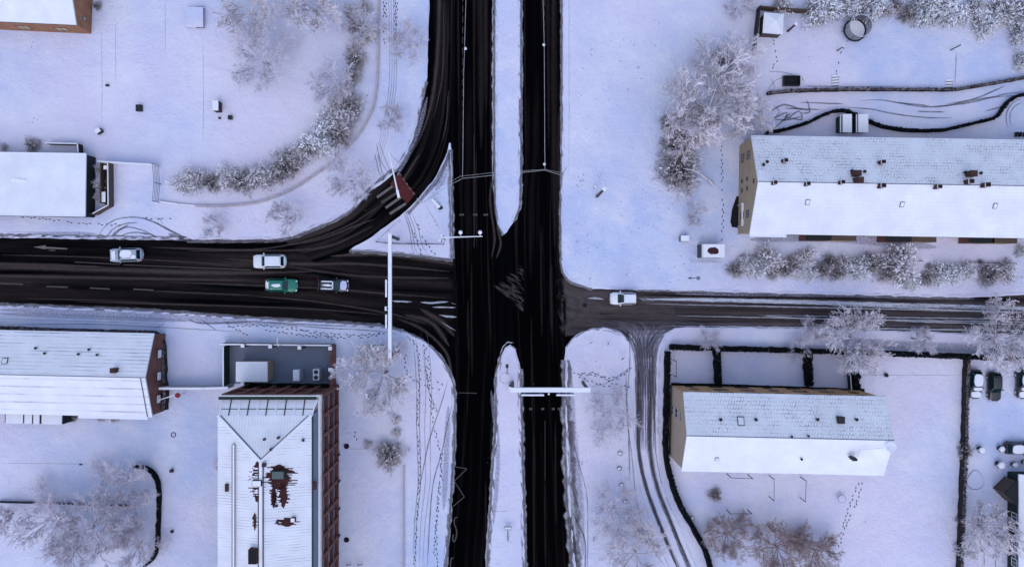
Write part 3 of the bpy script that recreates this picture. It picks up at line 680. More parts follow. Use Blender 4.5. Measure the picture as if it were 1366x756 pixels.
def shrub(name, seed, r, h, stems, mats, blob=0, tw=0.02, flat=1.0):
    rng = random.Random(seed); st = MB(); cr = MB()
    for i in range(5):
        a = rng.uniform(0, 6.3); st.tube([(0,0,0), (r*.25*math.cos(a), r*.25*math.sin(a), h*.45)], [.05,.03], 5)
    for i in range(stems):
        az = rng.uniform(0, 2*PI); el = math.asin(rng.uniform(0.02, 1) ** flat)
        k = rng.uniform(.5, 1.0) * (1 + .22*math.sin(3*az + seed) + .14*math.sin(7*az + 2*seed)) * (1.25 if rng.random() < .08 else 1)
        d = Vector((math.cos(el)*math.cos(az)*r, math.cos(el)*math.sin(az)*r, math.sin(el)*h)) * k
        p0 = d * rng.uniform(0.1, .5); 
        pts, dd = wander(rng, p0, (d - p0).normalized(), (d - p0).length, 2, .15, .03)
        tube3(cr, pts, tw*1.1, tw*.8)
        for j in range(4):
            q = pts[1].lerp(pts[2], rng.random()); nd = (dd + Vector((rng.gauss(0,.8), rng.gauss(0,.8), rng.gauss(0,.5)))).normalized()
            e = q + nd * r * rng.uniform(.1,.28); tube3(cr, [q, e], tw, tw*.7)
    for i in range(blob):
        az = rng.uniform(0, 2*PI); el = math.asin(rng.random()); k = rng.uniform(.35, 1.0) * (1 + .22*math.sin(3*az + seed) + .14*math.sin(7*az + 2*seed))
        c = Vector((math.cos(el)*math.cos(az)*r, math.cos(el)*math.sin(az)*r, math.sin(el)*h)) * k
        s = rng.uniform(.05, .15); n = Vector((rng.gauss(0,1), rng.gauss(0,1), rng.gauss(0.6,1))).normalized()
        t = n.orthogonal().normalized(); b = n.cross(t)
        out = Vector((c.x, c.y, 0)); 
        if out.length > 1e-3: t = (t + out.normalized()*1.2).normalized(); b = n.cross(t)
        cr.add([c - b*s*.5, c + t*s*1.6, c + b*s*.5, c - t*s*.7], [(0,1,2,3)])
    root = thing(name, 'x', 'shrub')
    st.build('stem', mats[0], root); cr.build('foliage', mats[1], root, fixn=False)
    return root
PROTO = {}
def proto(k, f): PROTO[k] = [f, None]
for i in range(3): proto('big%d' % i, lambda i=i: bare_tree('bare_tree', 11 + i, 8.5, 4.4, 8, (M['frostlimb'], M['frost']), 0.92, .026, .28, lean=(.06, -.04, .0)[i]))
for i in range(2): proto('faint%d' % i, lambda i=i: bare_tree('bare_tree', 31 + i, 6, 3.4, 8, (M['frostfaint'], M['frostfaint']), .92, .014, .3))
for i in range(2): proto('young%d' % i, lambda i=i: bare_tree('young_tree', 41 + i, 4.2, 2.0, 7, (M['frostfaint'], M['frostfaint']), .95, .011, .4))
proto('brown0', lambda: bare_tree('bare_tree', 51, 5, 3.2, 10, (M['browntwig'], M['browntwig']), 1.0, .011, .2))
for i in range(3): proto('shrub%d' % i, lambda i=i: shrub('shrub', 61 + i, 1.5, 1.9, 170, (M['bark'], M['shrubfrost']), 900, .02))
for i in range(2): proto('brownshrub%d' % i, lambda i=i: shrub('shrub', 71 + i, 1.5, 1.7, 260, (M['bark'], M['shrubbrown']), 300, .018))
for i in range(2): proto('ever%d' % i, lambda i=i: shrub('evergreen_shrub', 81 + i, 1.5, 2.3, 90, (M['bark'], M['evergreen']), 2000, .02))
PR = {'big0': 4.4, 'big1': 4.4, 'big2': 4.4, 'faint0': 3.4, 'faint1': 3.4, 'young0': 2.0, 'young1': 2.0, 'brown0': 3.2}
PH = {'big': 8.5, 'faint': 6, 'young': 4.2, 'brown': 5, 'shrub': 1.9, 'brownshrub': 1.7, 'ever': 2.3}
def plant(kind, px, py, rpx, label, group=None, cat=None, zf=1.0, base=None, nm=None):
    ent = PROTO[kind]; first = ent[1] is None
    if first: ent[1] = ent[0]()
    key = kind.rstrip('0123456789'); r0 = PR.get(kind, 1.5); s = rpx * 0.1 / r0 * 1.02
    if rpx < 22: s *= R.uniform(.82, 1.2); zf *= R.uniform(.8, 1.2)
    if key in ('big', 'faint', 'young', 'brown'): s *= .98
    hz = PH[key] * s * (0.5 if key in ('big', 'faint', 'young', 'brown') else 0.45)
    p = W(px, py, hz); loc = (p.x, p.y, G) if base is None else tuple(W(base[0], base[1], G))
    rz = R.uniform(0, 6.28); sc = (s, s, s * zf)
    if first:
        o = ent[1]; o.location = loc; o.rotation_euler = (0,0,rz); o.scale = sc; o['label'] = label
        if group: o['group'] = group
    else:
        # keep the copy's source's own group from leaking
        o = copy_tree(ent[1], loc, rz, sc, label, group)
        if not group and 'group' in o.keys(): del o['group']
    if cat: o['category'] = cat
    return o

# park trees, upper part of the photo
T1 = 'frosted trees of the playing field edge'
plant('faint0', 350, 78, 36, 'pale wide tree standing clear on the field below two frosted trees', T1)
plant('big0', 332, 12, 34, 'white frosted tree at the top edge over the snowy field', T1)
plant('big1', 415, 8, 38, 'white frosted tree with forking limbs between field and shrub strip', T1)
plant('faint1', 442, 112, 26, 'pale spreading tree where the shrub strip meets the field', T1)
plant('faint0', 484, 35, 22, 'narrow pale tree in the shrub strip beside the footpath', T1)
for k_, (x, y, r, kk) in enumerate(((486,8,12,'shrub1'), (474,34,11,'brownshrub0'), (487,46,12,'shrub2'), (470,66,10,'shrub0'), (470,103,11,'brownshrub0'), (462,120,12,'shrub1'))):
    plant(kk, x, y, r, ['topmost','second','third','fourth','fifth','lowest'][k_] + ' filler bush of the strip between snowy field and footpath', 'filler bushes of the strip')
T2 = 'young street trees along the slip lane'
plant('faint1', 544, 57, 24, 'greyish young tree between trodden path and slip lane', T2)
plant('young0', 524, 160, 16, 'small pale tree in the bend of the path beside the slip lane', T2)
plant('young1', 464, 238, 27, 'pale tree on the verge above the crossing bars', T2)
plant('young0', 382, 290, 23, 'pale tree on the verge above the white car', T2)
plant('young1', 287, 302, 13, 'tiny pale tree beside the curved tyre marks', T2)
ORD = ['first','second','third','fourth','fifth','sixth','seventh','eighth','ninth','tenth','eleventh','twelfth','thirteenth','fourteenth','fifteenth','sixteenth','seventeenth','eighteenth','nineteenth','twentieth','twenty-first','twenty-second','twenty-third','twenty-fourth']
belt = [(243,243,12,'s0'),(262,238,13,'s1'),(283,243,12,'b0'),(303,236,12,'s2'),(322,242,13,'b1'),(341,238,12,'s0'),(358,233,12,'s1'),(372,229,12,'b0'),(383,218,13,'b1'),(398,208,12,'s2'),(411,196,12,'b0'),(424,186,14,'e0'),(437,172,15,'s0'),(452,178,13,'b1'),(462,160,13,'s1'),(446,155,14,'s2'),(468,142,12,'b0'),(452,135,12,'s1')]
KM = {'s': 'shrub', 'b': 'brownshrub', 'e': 'ever'}
for i, (x, y, r, k) in enumerate(belt):
    w = {'s': 'frosted white', 'b': 'brownish frosted', 'e': 'dark green snow dusted'}[k[0]]
    plant(KM[k[0]] + k[1], x, y, r * 1.42, f'{w} shrub, {ORD[i]} along the curved shrub belt from the fenced court', 'shrubs of the curved belt')
plant('brownshrub1', 475, 80, 16, 'round dense brown and white shrub alone beside the footpath')
plant('shrub2', 478, 55, 11, 'pale loose shrub just above the round dense shrub', 'loose shrubs in the strip by the path'); plant('shrub0', 468, 15, 12, 'pale loose shrub at the top of the strip by the path', 'loose shrubs in the strip by the path')
# trees beside the long house
T3 = 'large frosted trees behind the long house'
plant('big2', 950, 142, 56, 'biggest white frosted tree before the gable of the long house', T3)
plant('big0', 972, 92, 38, 'white frosted tree above the biggest tree near the black fence', T3)
plant('big1', 922, 168, 34, 'frosted tree overhanging the dark thicket on the lawn side', T3)
plant('big1', 1000, 152, 29, 'lilac frosted tree touching the corner of the long house', T3)
plant('brownshrub0', 962, 80, 15, 'dark brown bush under the frosted tree by the black fence')
plant('brownshrub1', 902, 195, 26, 'dark dense thicket bush on the lawn side of the biggest tree')
plant('brownshrub0', 908, 230, 31, 'round dark thicket at the lower end of the tree clump')
plant('brownshrub1', 893, 165, 14, 'low dark bush at the outer edge of the tree clump')
plant('brownshrub0', 935, 165, 26, 'dark bush hidden under the biggest frosted tree')
plant('young1', 985, 8, 18, 'pale small tree at the top edge outside the black fence')
plant('shrub2', 1001, 6, 10, 'white frosted shrub growing against the black fence corner')
plant('young0', 928, 288, 14, 'thin leafless sapling on the lawn near the white box', 'saplings'); 
fb = MB(); pts = [W(952,247,.2), W(945,240,.9), W(937,234,1.8), W(925,227,2.6), W(912,225,3.2)]
fb.tube(pts, [.16,.14,.12,.08,.04], 7); fb.tube([pts[2], W(930,240,2.2), W(922,240,2.6)], [.09,.06,.03], 5); fb.tube([pts[3], W(928,216,3.0), W(915,214,3.4)], [.07,.05,.02], 5)
tag(fb.build('leaning_trunk', M['frostlimb']), 'pale leaning snow covered trunk growing out of the round thicket', 'tree trunk')
# snowy garden shrubs, top right corner
for i, (x, y, r, k) in enumerate([(1044,8,13,'shrub1'),(1097,10,15,'ever0'),(1140,6,15,'ever1'),(1163,8,15,'ever0'),(1182,14,10,'shrub0'),(1196,8,10,'brownshrub0'),(1212,20,12,'brownshrub1'),(1234,10,16,'ever0'),(1262,12,17,'ever1'),(1285,20,11,'ever0'),(1304,10,14,'shrub2'),(1318,28,15,'ever1'),(1340,12,16,'shrub0'),(1361,14,12,'brownshrub0'),(1364,46,10,'ever1'),(1366,80,9,'ever0')]):
    w = {'ever': 'dense snow laden dark evergreen', 'shrub': 'loose white frosted bush', 'brownshrub': 'bare brownish bush'}[k[:-1]]
    plant(k, x, y, r * 1.35, f'{w}, {ORD[i]} in the garden row from the shed', 'garden shrubs behind the top lawn')
plant('brownshrub0', 1088, 25, 9, 'low frosted brown bush hanging over the plank fence by the shed')
# hedge row in front of the long house
row = [(981,360,9,'b0'),(992,352,9,'s0'),(1001,359,8,'e0'),(1024,348,17,'s1'),(1032,362,11,'b1'),(1046,360,10,'b0'),(1058,352,12,'b1'),(1067,362,9,'e1'),(1077,344,11,'s2'),(1082,366,9,'e0'),(1098,360,11,'b0'),(1108,352,12,'b1'),(1116,364,10,'b0'),(1128,354,10,'s0'),(1145,358,11,'e1'),(1160,352,12,'b1'),(1186,362,15,'b0'),(1200,352,22,'s1'),(1215,378,9,'e0'),(1238,372,8,'b1'),(1258,366,11,'e1'),(1276,364,12,'e0'),(1290,362,12,'s2'),(1320,368,12,'b0'),(1342,362,14,'s0')]
for i, (x, y, r, k) in enumerate(row):
    w = {'s': 'tall white frosted', 'b': 'brown bare', 'e': 'dark green snow dotted'}[k[0]]
    plant(KM[k[0]] + k[1], x, y, r * 1.3, f'{w} shrub, {(ORD + ["twenty-fifth"])[i]} in the long hedge row from the kiosk', 'shrubs of the long hedge row')
for x, y, lab in [(1239,355,'tiny brown bush alone behind the gap of the hedge row'), (1308,349,'tiny brown bush alone near the end of the hedge row'), (1364,336,'dark evergreen bush at the end of the long house yard')]:
    plant('brownshrub1' if x < 1350 else 'ever0', x, y, 5 if x < 1350 else 9, lab)
# street trees over the side street
T4 = 'street trees along the side street hedge'
plant('big2', 1172, 452, 42, 'large frosted tree overhanging street and hedge above the beige house', T4, base=(1128,447), nm=1)
plant('big1', 1340, 452, 42, 'large frosted tree overhanging the street above the parked cars', T4, base=(1312,452))
plant('young1', 944, 452, 17, 'small brownish frosted tree at the hedge crossing of the beige house', T4)
plant('young0', 1085, 440, 20, 'thin frosted tree at the street side of the long hedge', T4)
plant('young1', 1065, 465, 12, 'very thin pale tree above the hedged lawn squares', T4)
plant('young0', 1225, 452, 18, 'thin leaning tree between the two large street trees', T4)
# lower right
plant('faint0', 815, 555, 32, 'broad pale tree in the snowy wedge below the gantry')
plant('faint1', 822, 682, 34, 'broad pale tree in the wedge below the row of boulders')
plant('big0', 850, 744, 38, 'bright white frosted tree at the bottom edge beside the service lane')
plant('brown0', 972, 716, 28, 'dark twiggy tree beside the hedge bend at the bottom edge')
plant('brown0', 1042, 735, 36, 'wide brown tree at the bottom edge below the clothes poles')
plant('brown0', 1092, 738, 28, 'brown tree at the bottom edge next to the open snow lawn')
plant('brownshrub0', 954, 660, 9, 'small round brown bush below the beige house')
plant('big1', 1326, 716, 36, 'frosted tree with thick leaning trunk in the corner garden', base=(1299,697))
plant('ever0', 1289, 733, 12, 'dark evergreen bush with snow blobs in the corner garden')
plant('brownshrub1', 1288, 602, 13, 'brown bush along the grey hedge of the corner garden')
plant('brownshrub0', 1280, 692, 7, 'low brown bush at the hedge beside the thick leaning trunk')
# lower left
plant('big2', 497, 522, 46, 'large bright frosted tree beside the brick office', base=(516,495))
plant('ever1', 487, 475, 12, 'dark green round bush above the large tree by the brick office')
plant('brownshrub1', 519, 608, 19, 'round dense brown shrub on the forecourt of the brick office')
plant('shrub0', 529, 577, 7, 'small round snow topped bush above the dense brown shrub')
plant('shrub1', 490, 593, 7, 'small snow topped bush next to the forecourt pit')
plant('shrub2', 528, 560, 7, 'small frosted bush at the rim of the large tree')
plant('young1', 528, 465, 12, 'thin brown sapling at the foot of the tall gantry', zf=.6)
T5 = 'frosted trees of the hedged island'
for x, y, r, k, b, lab in [(155,650,36,'faint0',(172,640),'pale tree spreading over the dark wall end on the hedged island'), (128,702,40,'faint1',(137,690),'brown limbed frosted tree in the middle of the hedged island'), (70,688,38,'faint0',(80,683),'pale frosted tree beside the thin dark wall of the island'),
                           (185,690,26,'faint1',(178,690),'frosted tree close to the curved black hedge'), (178,735,28,'faint0',(190,722),'frosted tree at the bottom end of the curved black hedge'), (14,690,16,'young0',(18,684),'small frosted tree at the photo edge below the thin dark wall'), (100,738,26,'faint1',(108,728),'pale frosted tree at the bottom edge of the island')]:
    plant(k, x, y, r, lab, T5, base=b)
plant('brownshrub0', 42, 193, 12, 'frosted bush behind the low white roofed hall'); plant('shrub1', 5, 196, 7, 'small frosted bush at the photo edge behind the low white roofed hall')
plant('shrub2', 134, 558, 6, 'small snow topped bush at the veranda side of the brick hall', 'bushes below the brick hall'); plant('ever0', 150, 556, 8, 'dark snowy bush at the corner of the brick hall', 'bushes below the brick hall'); plant('brownshrub0', 98, 556, 6, 'brown bush beside the veranda of the brick hall', 'bushes below the brick hall')
plant('shrub0', 131, 245, 9, 'frosted thicket bush between low hall and bin yard', 'thicket bushes beside the low hall'); plant('shrub1', 133, 262, 9, 'frosted thicket bush at the lower end beside the bin yard', 'thicket bushes beside the low hall'); plant('shrub2', 132, 225, 8, 'frosted thicket bush at the upper end beside the bin yard', 'thicket bushes beside the low hall')
plant('brownshrub0', 130, 8, 7, 'dark bush against the orange brick house wall'); plant('young0', 293, 622, 9, 'faint leafless sapling against the corrugated roofed office', zf=.5)

# ---- clipped and bare hedges
def hedge(pts, wpx, h, mat, label, leaf=70, group='clipped hedges', name='hedge'):
    rng = random.Random(len(pts) * 7 + int(pts[0][0])); mb = MB(); P = [Vector(px0(p)) for p in catmull(pts, 6)]; n = len(P)
    w = wpx * .1; prof = [(-.5,0), (-.52,.6), (-.4,.92), (0,1), (.4,.92), (.52,.6), (.5,0)]
    vs = []; 
    for i, p in enumerate(P):
        d = (P[min(i+1,n-1)] - P[max(i-1,0)]).normalized(); nn = Vector((-d.y, d.x))
        for a, b in prof:
            q = p + nn * (a * w * (1 + rng.uniform(-.25,.25)) + rng.uniform(-.03,.03)); vs.append((q.x, q.y, G + b * h * (1 + rng.uniform(-.08,.08)) - .02))
    m = len(prof); fs = []
    for i in range(n-1):
        for k in range(m-1): fs.append((i*m+k, i*m+k+1, (i+1)*m+k+1, (i+1)*m+k))
    fs += [tuple(range(m)), tuple(range((n-1)*m, n*m))[::-1]]; mb.add(vs, fs)
    tot = sum((P[i]-P[i-1]).length for i in range(1, n))
    for _ in range(int(tot * leaf * max(.4, w))):
        i = rng.randrange(n-1); p = P[i].lerp(P[i+1], rng.random()); d = (P[i+1]-P[i]).normalized(); nn = Vector((-d.y, d.x)); a = rng.uniform(-.58,.58)
        q = p + nn * a * w; z = G + h * (1.02 - 1.3*max(0, abs(a)-.38)) + rng.uniform(-.06,.07); s = rng.uniform(.05,.17)
        c = Vector((q.x, q.y, z)); nr = Vector((rng.gauss(0,1), rng.gauss(0,1), rng.gauss(.5,1))).normalized(); t = nr.orthogonal().normalized(); b = nr.cross(t)
        mb.add([c-b*s*.6, c+t*s, c+b*s*.6, c-t*s], [(0,1,2,3)])
    return tag(mb.build(name, mat, fixn=False), label, 'hedge', group)
hedge([(892,462), (960,464), (1040,466), (1140,469), (1200,471), (1270,474), (1366,478), (1500,484)], 6.5, 1.5, M['hedge'], 'long dark hedge along the street side of the beige house')
hedge([(889,468), (888,520), (887,570), (887,603), (893,635), (905,670), (925,705), (940,735), (950,770), (970,830)], 6.5, 1.4, M['hedge'], 'long black hedge bending beside the service lane')
hedge([(954,466), (955,490), (956,510)], 8, 1.4, M['hedge'], 'short dark hedge between the two hedged lawns')
hedge([(1074,470), (1075,495), (1076,513)], 9, 1.4, M['hedge'], 'short dark hedge with a gap beside the second lawn')
hedge([(1135,472), (1136,500), (1138,518)], 9, 1.5, M['hedge'], 'short dark hedge under the large street tree')
hedge([(895,512), (950,513), (1040,516), (1150,520)], 3.5, .6, M['hedge'], 'low dark border planting along the beige house front')
hedge([(1286,478), (1284,520), (1282,600), (1279,680), (1276,760), (1272,900)], 4.2, 1.2, M['hedgebrown'], 'straight grey brown hedge between open lawn and corner garden', 90)
hedge([(1022,126), (1050,123), (1110,121), (1200,121), (1270,121), (1290,118), (1330,111), (1366,105), (1450,98)], 3.6, .8, M['hedgebrown'], 'thin dark hedge above the garden drive')
hedge([(1020,178), (1045,174), (1075,165), (1095,155), (1115,149), (1128,150), (1150,160), (1175,170), (1210,175), (1250,175), (1285,168), (1310,162), (1326,157), (1340,138), (1355,129), (1366,127), (1420,124)], 3.8, .9, M['hedge'], 'wavy dark hedge below the garden drive')
hedge([(182,621), (196,622), (207,629), (214,643), (215,665), (214,700), (212,730), (206,744), (196,752)], 3, 1.0, M['hedge'], 'curved thin black hedge round the tree island')
hedge([(0,438), (60,440), (118,442), (170,443), (208,444), (216,449), (220,462), (221,480), (221,505), (223,520), (222,545)], 6.5, 1.0, M['hedgebrown'], 'dark planting strip round the brick hall')

# ------------------------------------------------------------------ walls, fences
def wall(name, pts, wpx, h, mat, label, cat='wall', capm=None, group=None, closed=False):
    root_o = W(pts[0][0], pts[0][1], G); root = thing(name, label, cat, root_o, 0, group)
    b = MB(); c = MB(); P = [W(p[0], p[1], G) for p in pts]
    for i in range(len(P)-1):
        a, e = P[i], P[i+1]; d = (e-a).normalized()
        b.bar(a + Vector((0,0,h/2)) , e + Vector((0,0,h/2)), wpx*.1, h)
        c.bar(a + Vector((0,0,h+.035)) - d*.03, e + Vector((0,0,h+.035)) + d*.03, wpx*.1 + .03, .07)
    b.build('wall_body', mat, root, root_o); c.build('snow_cap', capm or M['snowcap'], root, root_o); return root
def smoothpts(pts, step=12): return [tuple(p) for p in catmull(pts, step)]
wall('garden_wall', smoothpts([(262,275), (300,275), (342,271), (375,260), (402,246), (442,218), (460,200), (475,186), (490,162), (498,145), (503,115), (505,60), (506,0), (507,-120)], 14), 2.4, .35, M['pink'], 'long low curving wall between shrub belt and footpath', capm=M['pink'])
wall('garden_wall', [(213,269), (240,273), (262,275)], 1.5, .3, M['pink'], 'short low wall from the fenced court to the curving wall', capm=M['snowcap'])
def fence(name, pts, h, label, mat, railmat=None, step=2.0, rails=3, group=None, solid=None, w=.05):
    o = W(pts[0][0], pts[0][1], G); root = thing(name, label, 'fence', o, 0, group); rl = MB()
    P = [W(p[0], p[1], G) for p in pts]; k_ = 0
    for i in range(len(P)-1):
        a, e = P[i], P[i+1]; ln = (e-a).length; n = max(1, round(ln/step))
        for k in range(rails):
            z = h * (k+1) / rails - .04; rl.bar(a + Vector((0,0,z)), e + Vector((0,0,z)), w, .06)
        if solid: rl.bar(a + Vector((0,0,h*.48)), e + Vector((0,0,h*.48)), .03, h*.9, 0)
        for k in range(n + (1 if i == len(P)-2 else 0)):
            if k_ > 70: break
            k_ += 1
            p = a.lerp(e, k/n); MB().box((p.x-o.x, p.y-o.y, h/2+.03), (.09,.09,h+.06)).build('post', railmat or mat, root)
    rl.build('rail', mat, root, o); return root
fence('court_fence', [(140,218), (213,222)], 1.9, 'white topped fence along the top of the fenced court', M['rime'], solid=True, w=.1)
fence('court_fence', [(213,222), (215,246), (213,270)], 2.2, 'blue grey mesh fence at the shrub side of the fenced court', M['grey'], solid=False, rails=5)
fence('garden_fence', [(1009,14), (1006,40), (1003,70)], 1.8, 'black solid fence beside the small shed', M['dark'], solid=True, w=.14)
fence('garden_fence', [(1009,14), (1045,17), (1078,19)], 1.6, 'brown plank fence behind the small shed', M['wood'], solid=True, w=.14)
fence('low_railing', [(1205,348), (1228,348)], .6, 'short thin railing behind the hedge row', M['wood']); fence('low_railing', [(1290,350), (1350,351)], .6, 'long thin railing at the end of the hedge row', M['wood'])
fence('low_railing', [(988,341), (1011,341)], .8, 'small dark railing beside the tall frosted shrubs', M['dark'])
wall('garden_wall', [(0,668), (68,669.5), (110,671), (175,673)], 1.2, .5, M['dark'], 'thin dark low wall along the tree island', capm=M['darkwall'])
wall('connecting_wall', [(222,515), (280,515), (312,514)], 2.6, 2.2, M['concrete'], 'pale wall joining the brick hall to the terrace yard')
wall('forecourt_wall', [(539,620), (539,680), (539,756), (539,900)], .8, .4, M['concrete'], 'low kerb wall along the forecourt and footpath', capm=M['pink'])
wall('garden_wall', [(68,193), (110,194), (111,205)], 1.2, 1.2, M['darkwall'], 'low walled yard behind the white roofed hall')
wall('garden_wall', [(1130,498), (1132,524)], .8, 1.0, M['darkwall'], 'thin dark divider at the corner of the beige house')

# ------------------------------------------------------------------ houses
def window(root, c, face, w, h, frame='white', pane='glass', label=None):
    """c: centre on the wall in the house's frame; face: outward unit (x,y)"""
    n = Vector((face[0], face[1], 0)); t = Vector((-face[1], face[0], 0)); c = Vector(c); f = MB(); z = Vector((0,0,1))
    a = .07
    for s in (-1, 1):
        f.bar(c + t*s*(w/2) - z*h/2 + n*.03, c + t*s*(w/2) + z*h/2 + n*.03, a, .08) if False else None
    def slab_(cc, dw, dh, th, off):
        p = cc + n*off; vs = []
        for q in (0, th):
            for i, j in ((-1,-1), (1,-1), (1,1), (-1,1)): vs.append(p + t*i*dw/2 + z*j*dh/2 + n*q)
        return vs, [(0,3,2,1), (4,5,6,7), (0,1,5,4), (1,2,6,5), (2,3,7,6), (3,0,4,7)]
    for cc, dw, dh in ((c + z*h/2, w+a, a), (c - z*h/2, w+a, a), (c + t*w/2, a, h-a), (c - t*w/2, a, h-a), (c, a*.7, h-a)):
        f.add(*slab_(cc, dw, dh, .05, .004))
    fo = f.build('window', M[frame], root)
    g = MB(); g.add(*slab_(c, w-a*.9, h-a*.9, .02, .006)); g.build('pane', M[pane], fo)
    return fo
def gable_house(name, label, x0, x1, y0, y1, rz, eave, ridge, wallm, roofm, over=.35, th=.25, off=0.0, ex=None):
    """footprint x0..x1, y0..y1 before turning about (x0 or x1 end)"""
    cx, cy = (x0+x1)/2, (y0+y1)/2; root = thing(name, label, 'house', (cx, cy, G), rz); Lx = (x1-x0)/2; Wy = (y1-y0)/2
    we = eave; b = MB()
    t = .03
    pf = [(-Wy,0), (Wy,0), (Wy,eave), (off,ridge-th), (-Wy,eave)]
    n = 5; vs = [(-Lx, y, z) for y, z in pf] + [(Lx, y, z) for y, z in pf]
    b.add(vs, [tuple(range(5)), tuple(range(5,10))[::-1]] + [(i, (i+1)%5, (i+1)%5+5, i+5) for i in range(5)])
    b.build('wall', M[wallm], root)
    exx = over if ex is None else ex
    sN = (ridge - eave - th) / (Wy - off); sS = (ridge - eave - th) / (Wy + off); r = MB()
    u = .02
    prof = [(-Wy-over, eave - sS*over + u), (off, ridge - th + u), (Wy+over, eave - sN*over + u), (Wy+over, eave - sN*over + th + u), (off, ridge + u), (-Wy-over, eave - sS*over + th + u)]
    vs = [(-Lx-exx, y, z) for y, z in prof] + [(Lx+exx, y, z) for y, z in prof]
    def F(i, j): return (i, j, j+6, i+6)
    r.add(vs, [(0,1,4,5), (1,2,3,4), (6,11,10,7), (7,10,9,8), F(0,1), F(1,2)], 2); r.add(vs, [F(2,3), F(5,0)], 3); r.add(vs, [F(3,4)], 0); r.add(vs, [F(4,5)], 1)
    ro_ = r.build('roof', [M[roofm[0]], M[roofm[1]], M['white'], M['dark']], root)
    MB().bar((-Lx-exx+.01, off-.04, ridge+u+.015), (Lx+exx-.01, off-.04, ridge+u+.015), .09, .05).build('ridge_seam', M['seam'], ro_)
    return root, Lx, Wy
def rz_at(root, y, Wy, eave, ridge, off=0.0):
    s = abs(y - off) / ((Wy - off) if y > off else (Wy + off)); return eave + .25 + (ridge - eave - .25) * (1 - s)
def roofpos(root, px, py, z):
    p = W(px, py, z + G); m = Matrix.Rotation(-root.rotation_euler[2], 3, 'Z'); v = m @ (Vector((p.x, p.y, 0)) - Vector((root.location.x, root.location.y, 0)))
    return v
def chimney(root, px, py, Wy, eave, ridge, w=.7, d=.6, h=1.0, pot=True, mat='chim', capmat='snowcap'):
    z = ridge; h *= 1.15 if mat == 'chim' else 1; w *= .85; d *= .85; capmat = capmat if pot else 'chim'
    for _ in range(3):
        v = roofpos(root, px, py, z + h*.9); z = rz_at(root, v.y, Wy, eave, ridge)
    b = MB().box((v.x, v.y, z + h/2 - .3), (w, d, h + .9)); o = b.build('chimney', M[mat], root)
    MB().box((v.x, v.y, z + h + .03), (w+.08, d+.08, .10)).build('chimney_cap', M[capmat], o)
    if pot: MB().tube([(v.x, v.y, z + h + .08), (v.x, v.y, z + h + .4)], .14, 10).build('chimney_pot', M['black'], o)
def vent(root, px, py, Wy, eave, ridge, h=.45, r=.09, mat='dark', melt=True):
    z = ridge
    for _ in range(3):
        v = roofpos(root, px, py, z + h*.5); z = rz_at(root, v.y, Wy, eave, ridge)
    b = MB().tube([(v.x, v.y, z-.15), (v.x, v.y, z+h)], r, 8); b.tube([(v.x, v.y, z+h), (v.x, v.y, z+h+.08)], [r*1.8, r*.8], 8); b.build('roof_vent', M[mat], root)
def skylight(root, px, py, Wy, eave, ridge, w=.9, d=1.1, glassy=True):
    z = ridge
    for _ in range(3):
        v = roofpos(root, px, py, z); z = rz_at(root, v.y, Wy, eave, ridge)
    sl = (ridge-eave-.25)/Wy * (-1 if v.y > 0 else 1); f = MB(); y = v.y
    def q(x, yy, dz): return (v.x + x, y + yy, z + yy*sl + dz)
    vs = [q(-w/2,-d/2,-.1), q(w/2,-d/2,-.1), q(w/2,d/2,-.1), q(-w/2,d/2,-.1), q(-w/2,-d/2,.14), q(w/2,-d/2,.14), q(w/2,d/2,.14), q(-w/2,d/2,.14)]
    f.add(vs, [(0,3,2,1), (4,5,6,7), (0,1,5,4), (1,2,6,5), (2,3,7,6), (3,0,4,7)]); o = f.build('skylight', M['dark'], root)
    k = .84; g = MB(); g.add([q(-w/2*k,-d/2*k,.15), q(w/2*k,-d/2*k,.15), q(w/2*k,d/2*k,.15), q(-w/2*k,d/2*k,.15)], [(0,1,2,3)]); g.build('snowy_pane' if not glassy else 'pane', M['roofsnow'] if not glassy else M['carglass'], o)

# long ochre house, upper right
e6, r6 = 5.2, 8.5
h6, lx, wy = gable_house('apartment_house', 'long ochre apartment house with many chimneys on its snowy tiled roof', 30.2, 80, 6.55, 18.4, -.016, e6, r6, 'ochre', ('tilesnow', 'tilesouth'), over=.3, ex=.05)
h6.location.y -= .38; wy6 = wy
for px, py, w, d, h, pot in [(1048,214,.55,.5,.9,True), (1178,216,.6,.5,.9,True), (1144,231,.9,.75,1.0,False), (1147,240,.9,.75,1.0,False), (1298,231.5,1.0,.8,1.0,False), (1295,242,.7,.6,1.0,True), (1034,243.5,.5,.5,.8,True), (1078,245,.5,.55,.8,True), (1124,243,.5,.5,.8,True), (1178,247.5,.65,.6,.9,True), (1253,249,.6,.5,.9,True), (1317,246.5,.7,.6,.9,True)]:
    chimney(h6, px, py, wy6, e6, r6, w, d, h, pot)
for px, py in [(1018,220), (1136,228), (1153,229), (1287,230), (1308,231), (1023,216)]: vent(h6, px, py, wy6, e6, r6, .4, .12, 'dark')
for px, py in [(1077,270), (1203,273), (1327,275)]: skylight(h6, px, py, wy6, e6, r6, .5, .6, False)
MB().box((-lx+2.3, -wy-.42, e6+.02), (4.6, .5, .2)).build('gutter_board', M['snowcap'], h6)
for y, z, w, h in [(3.9,1.7,1.0,1.2), (3.9,4.2,1.0,1.2), (.9,1.6,.45,.6), (.9,3.8,.45,.6), (-.3,1.6,.45,.6), (-.3,3.8,.45,.6), (-3.6,1.8,.9,1.2), (-3.6,4.2,.9,1.2), (.3,6.6,.5,.5)]:
    window(h6, (-lx, y, z), (-1,0), w, h, 'wood')
for i in range(16):
    x = -lx + 4.2 + i*2.9
    for z in (1.5, 4.0): window(h6, (x, -wy, z), (0,-1), 1.3, 1.3, 'wood')
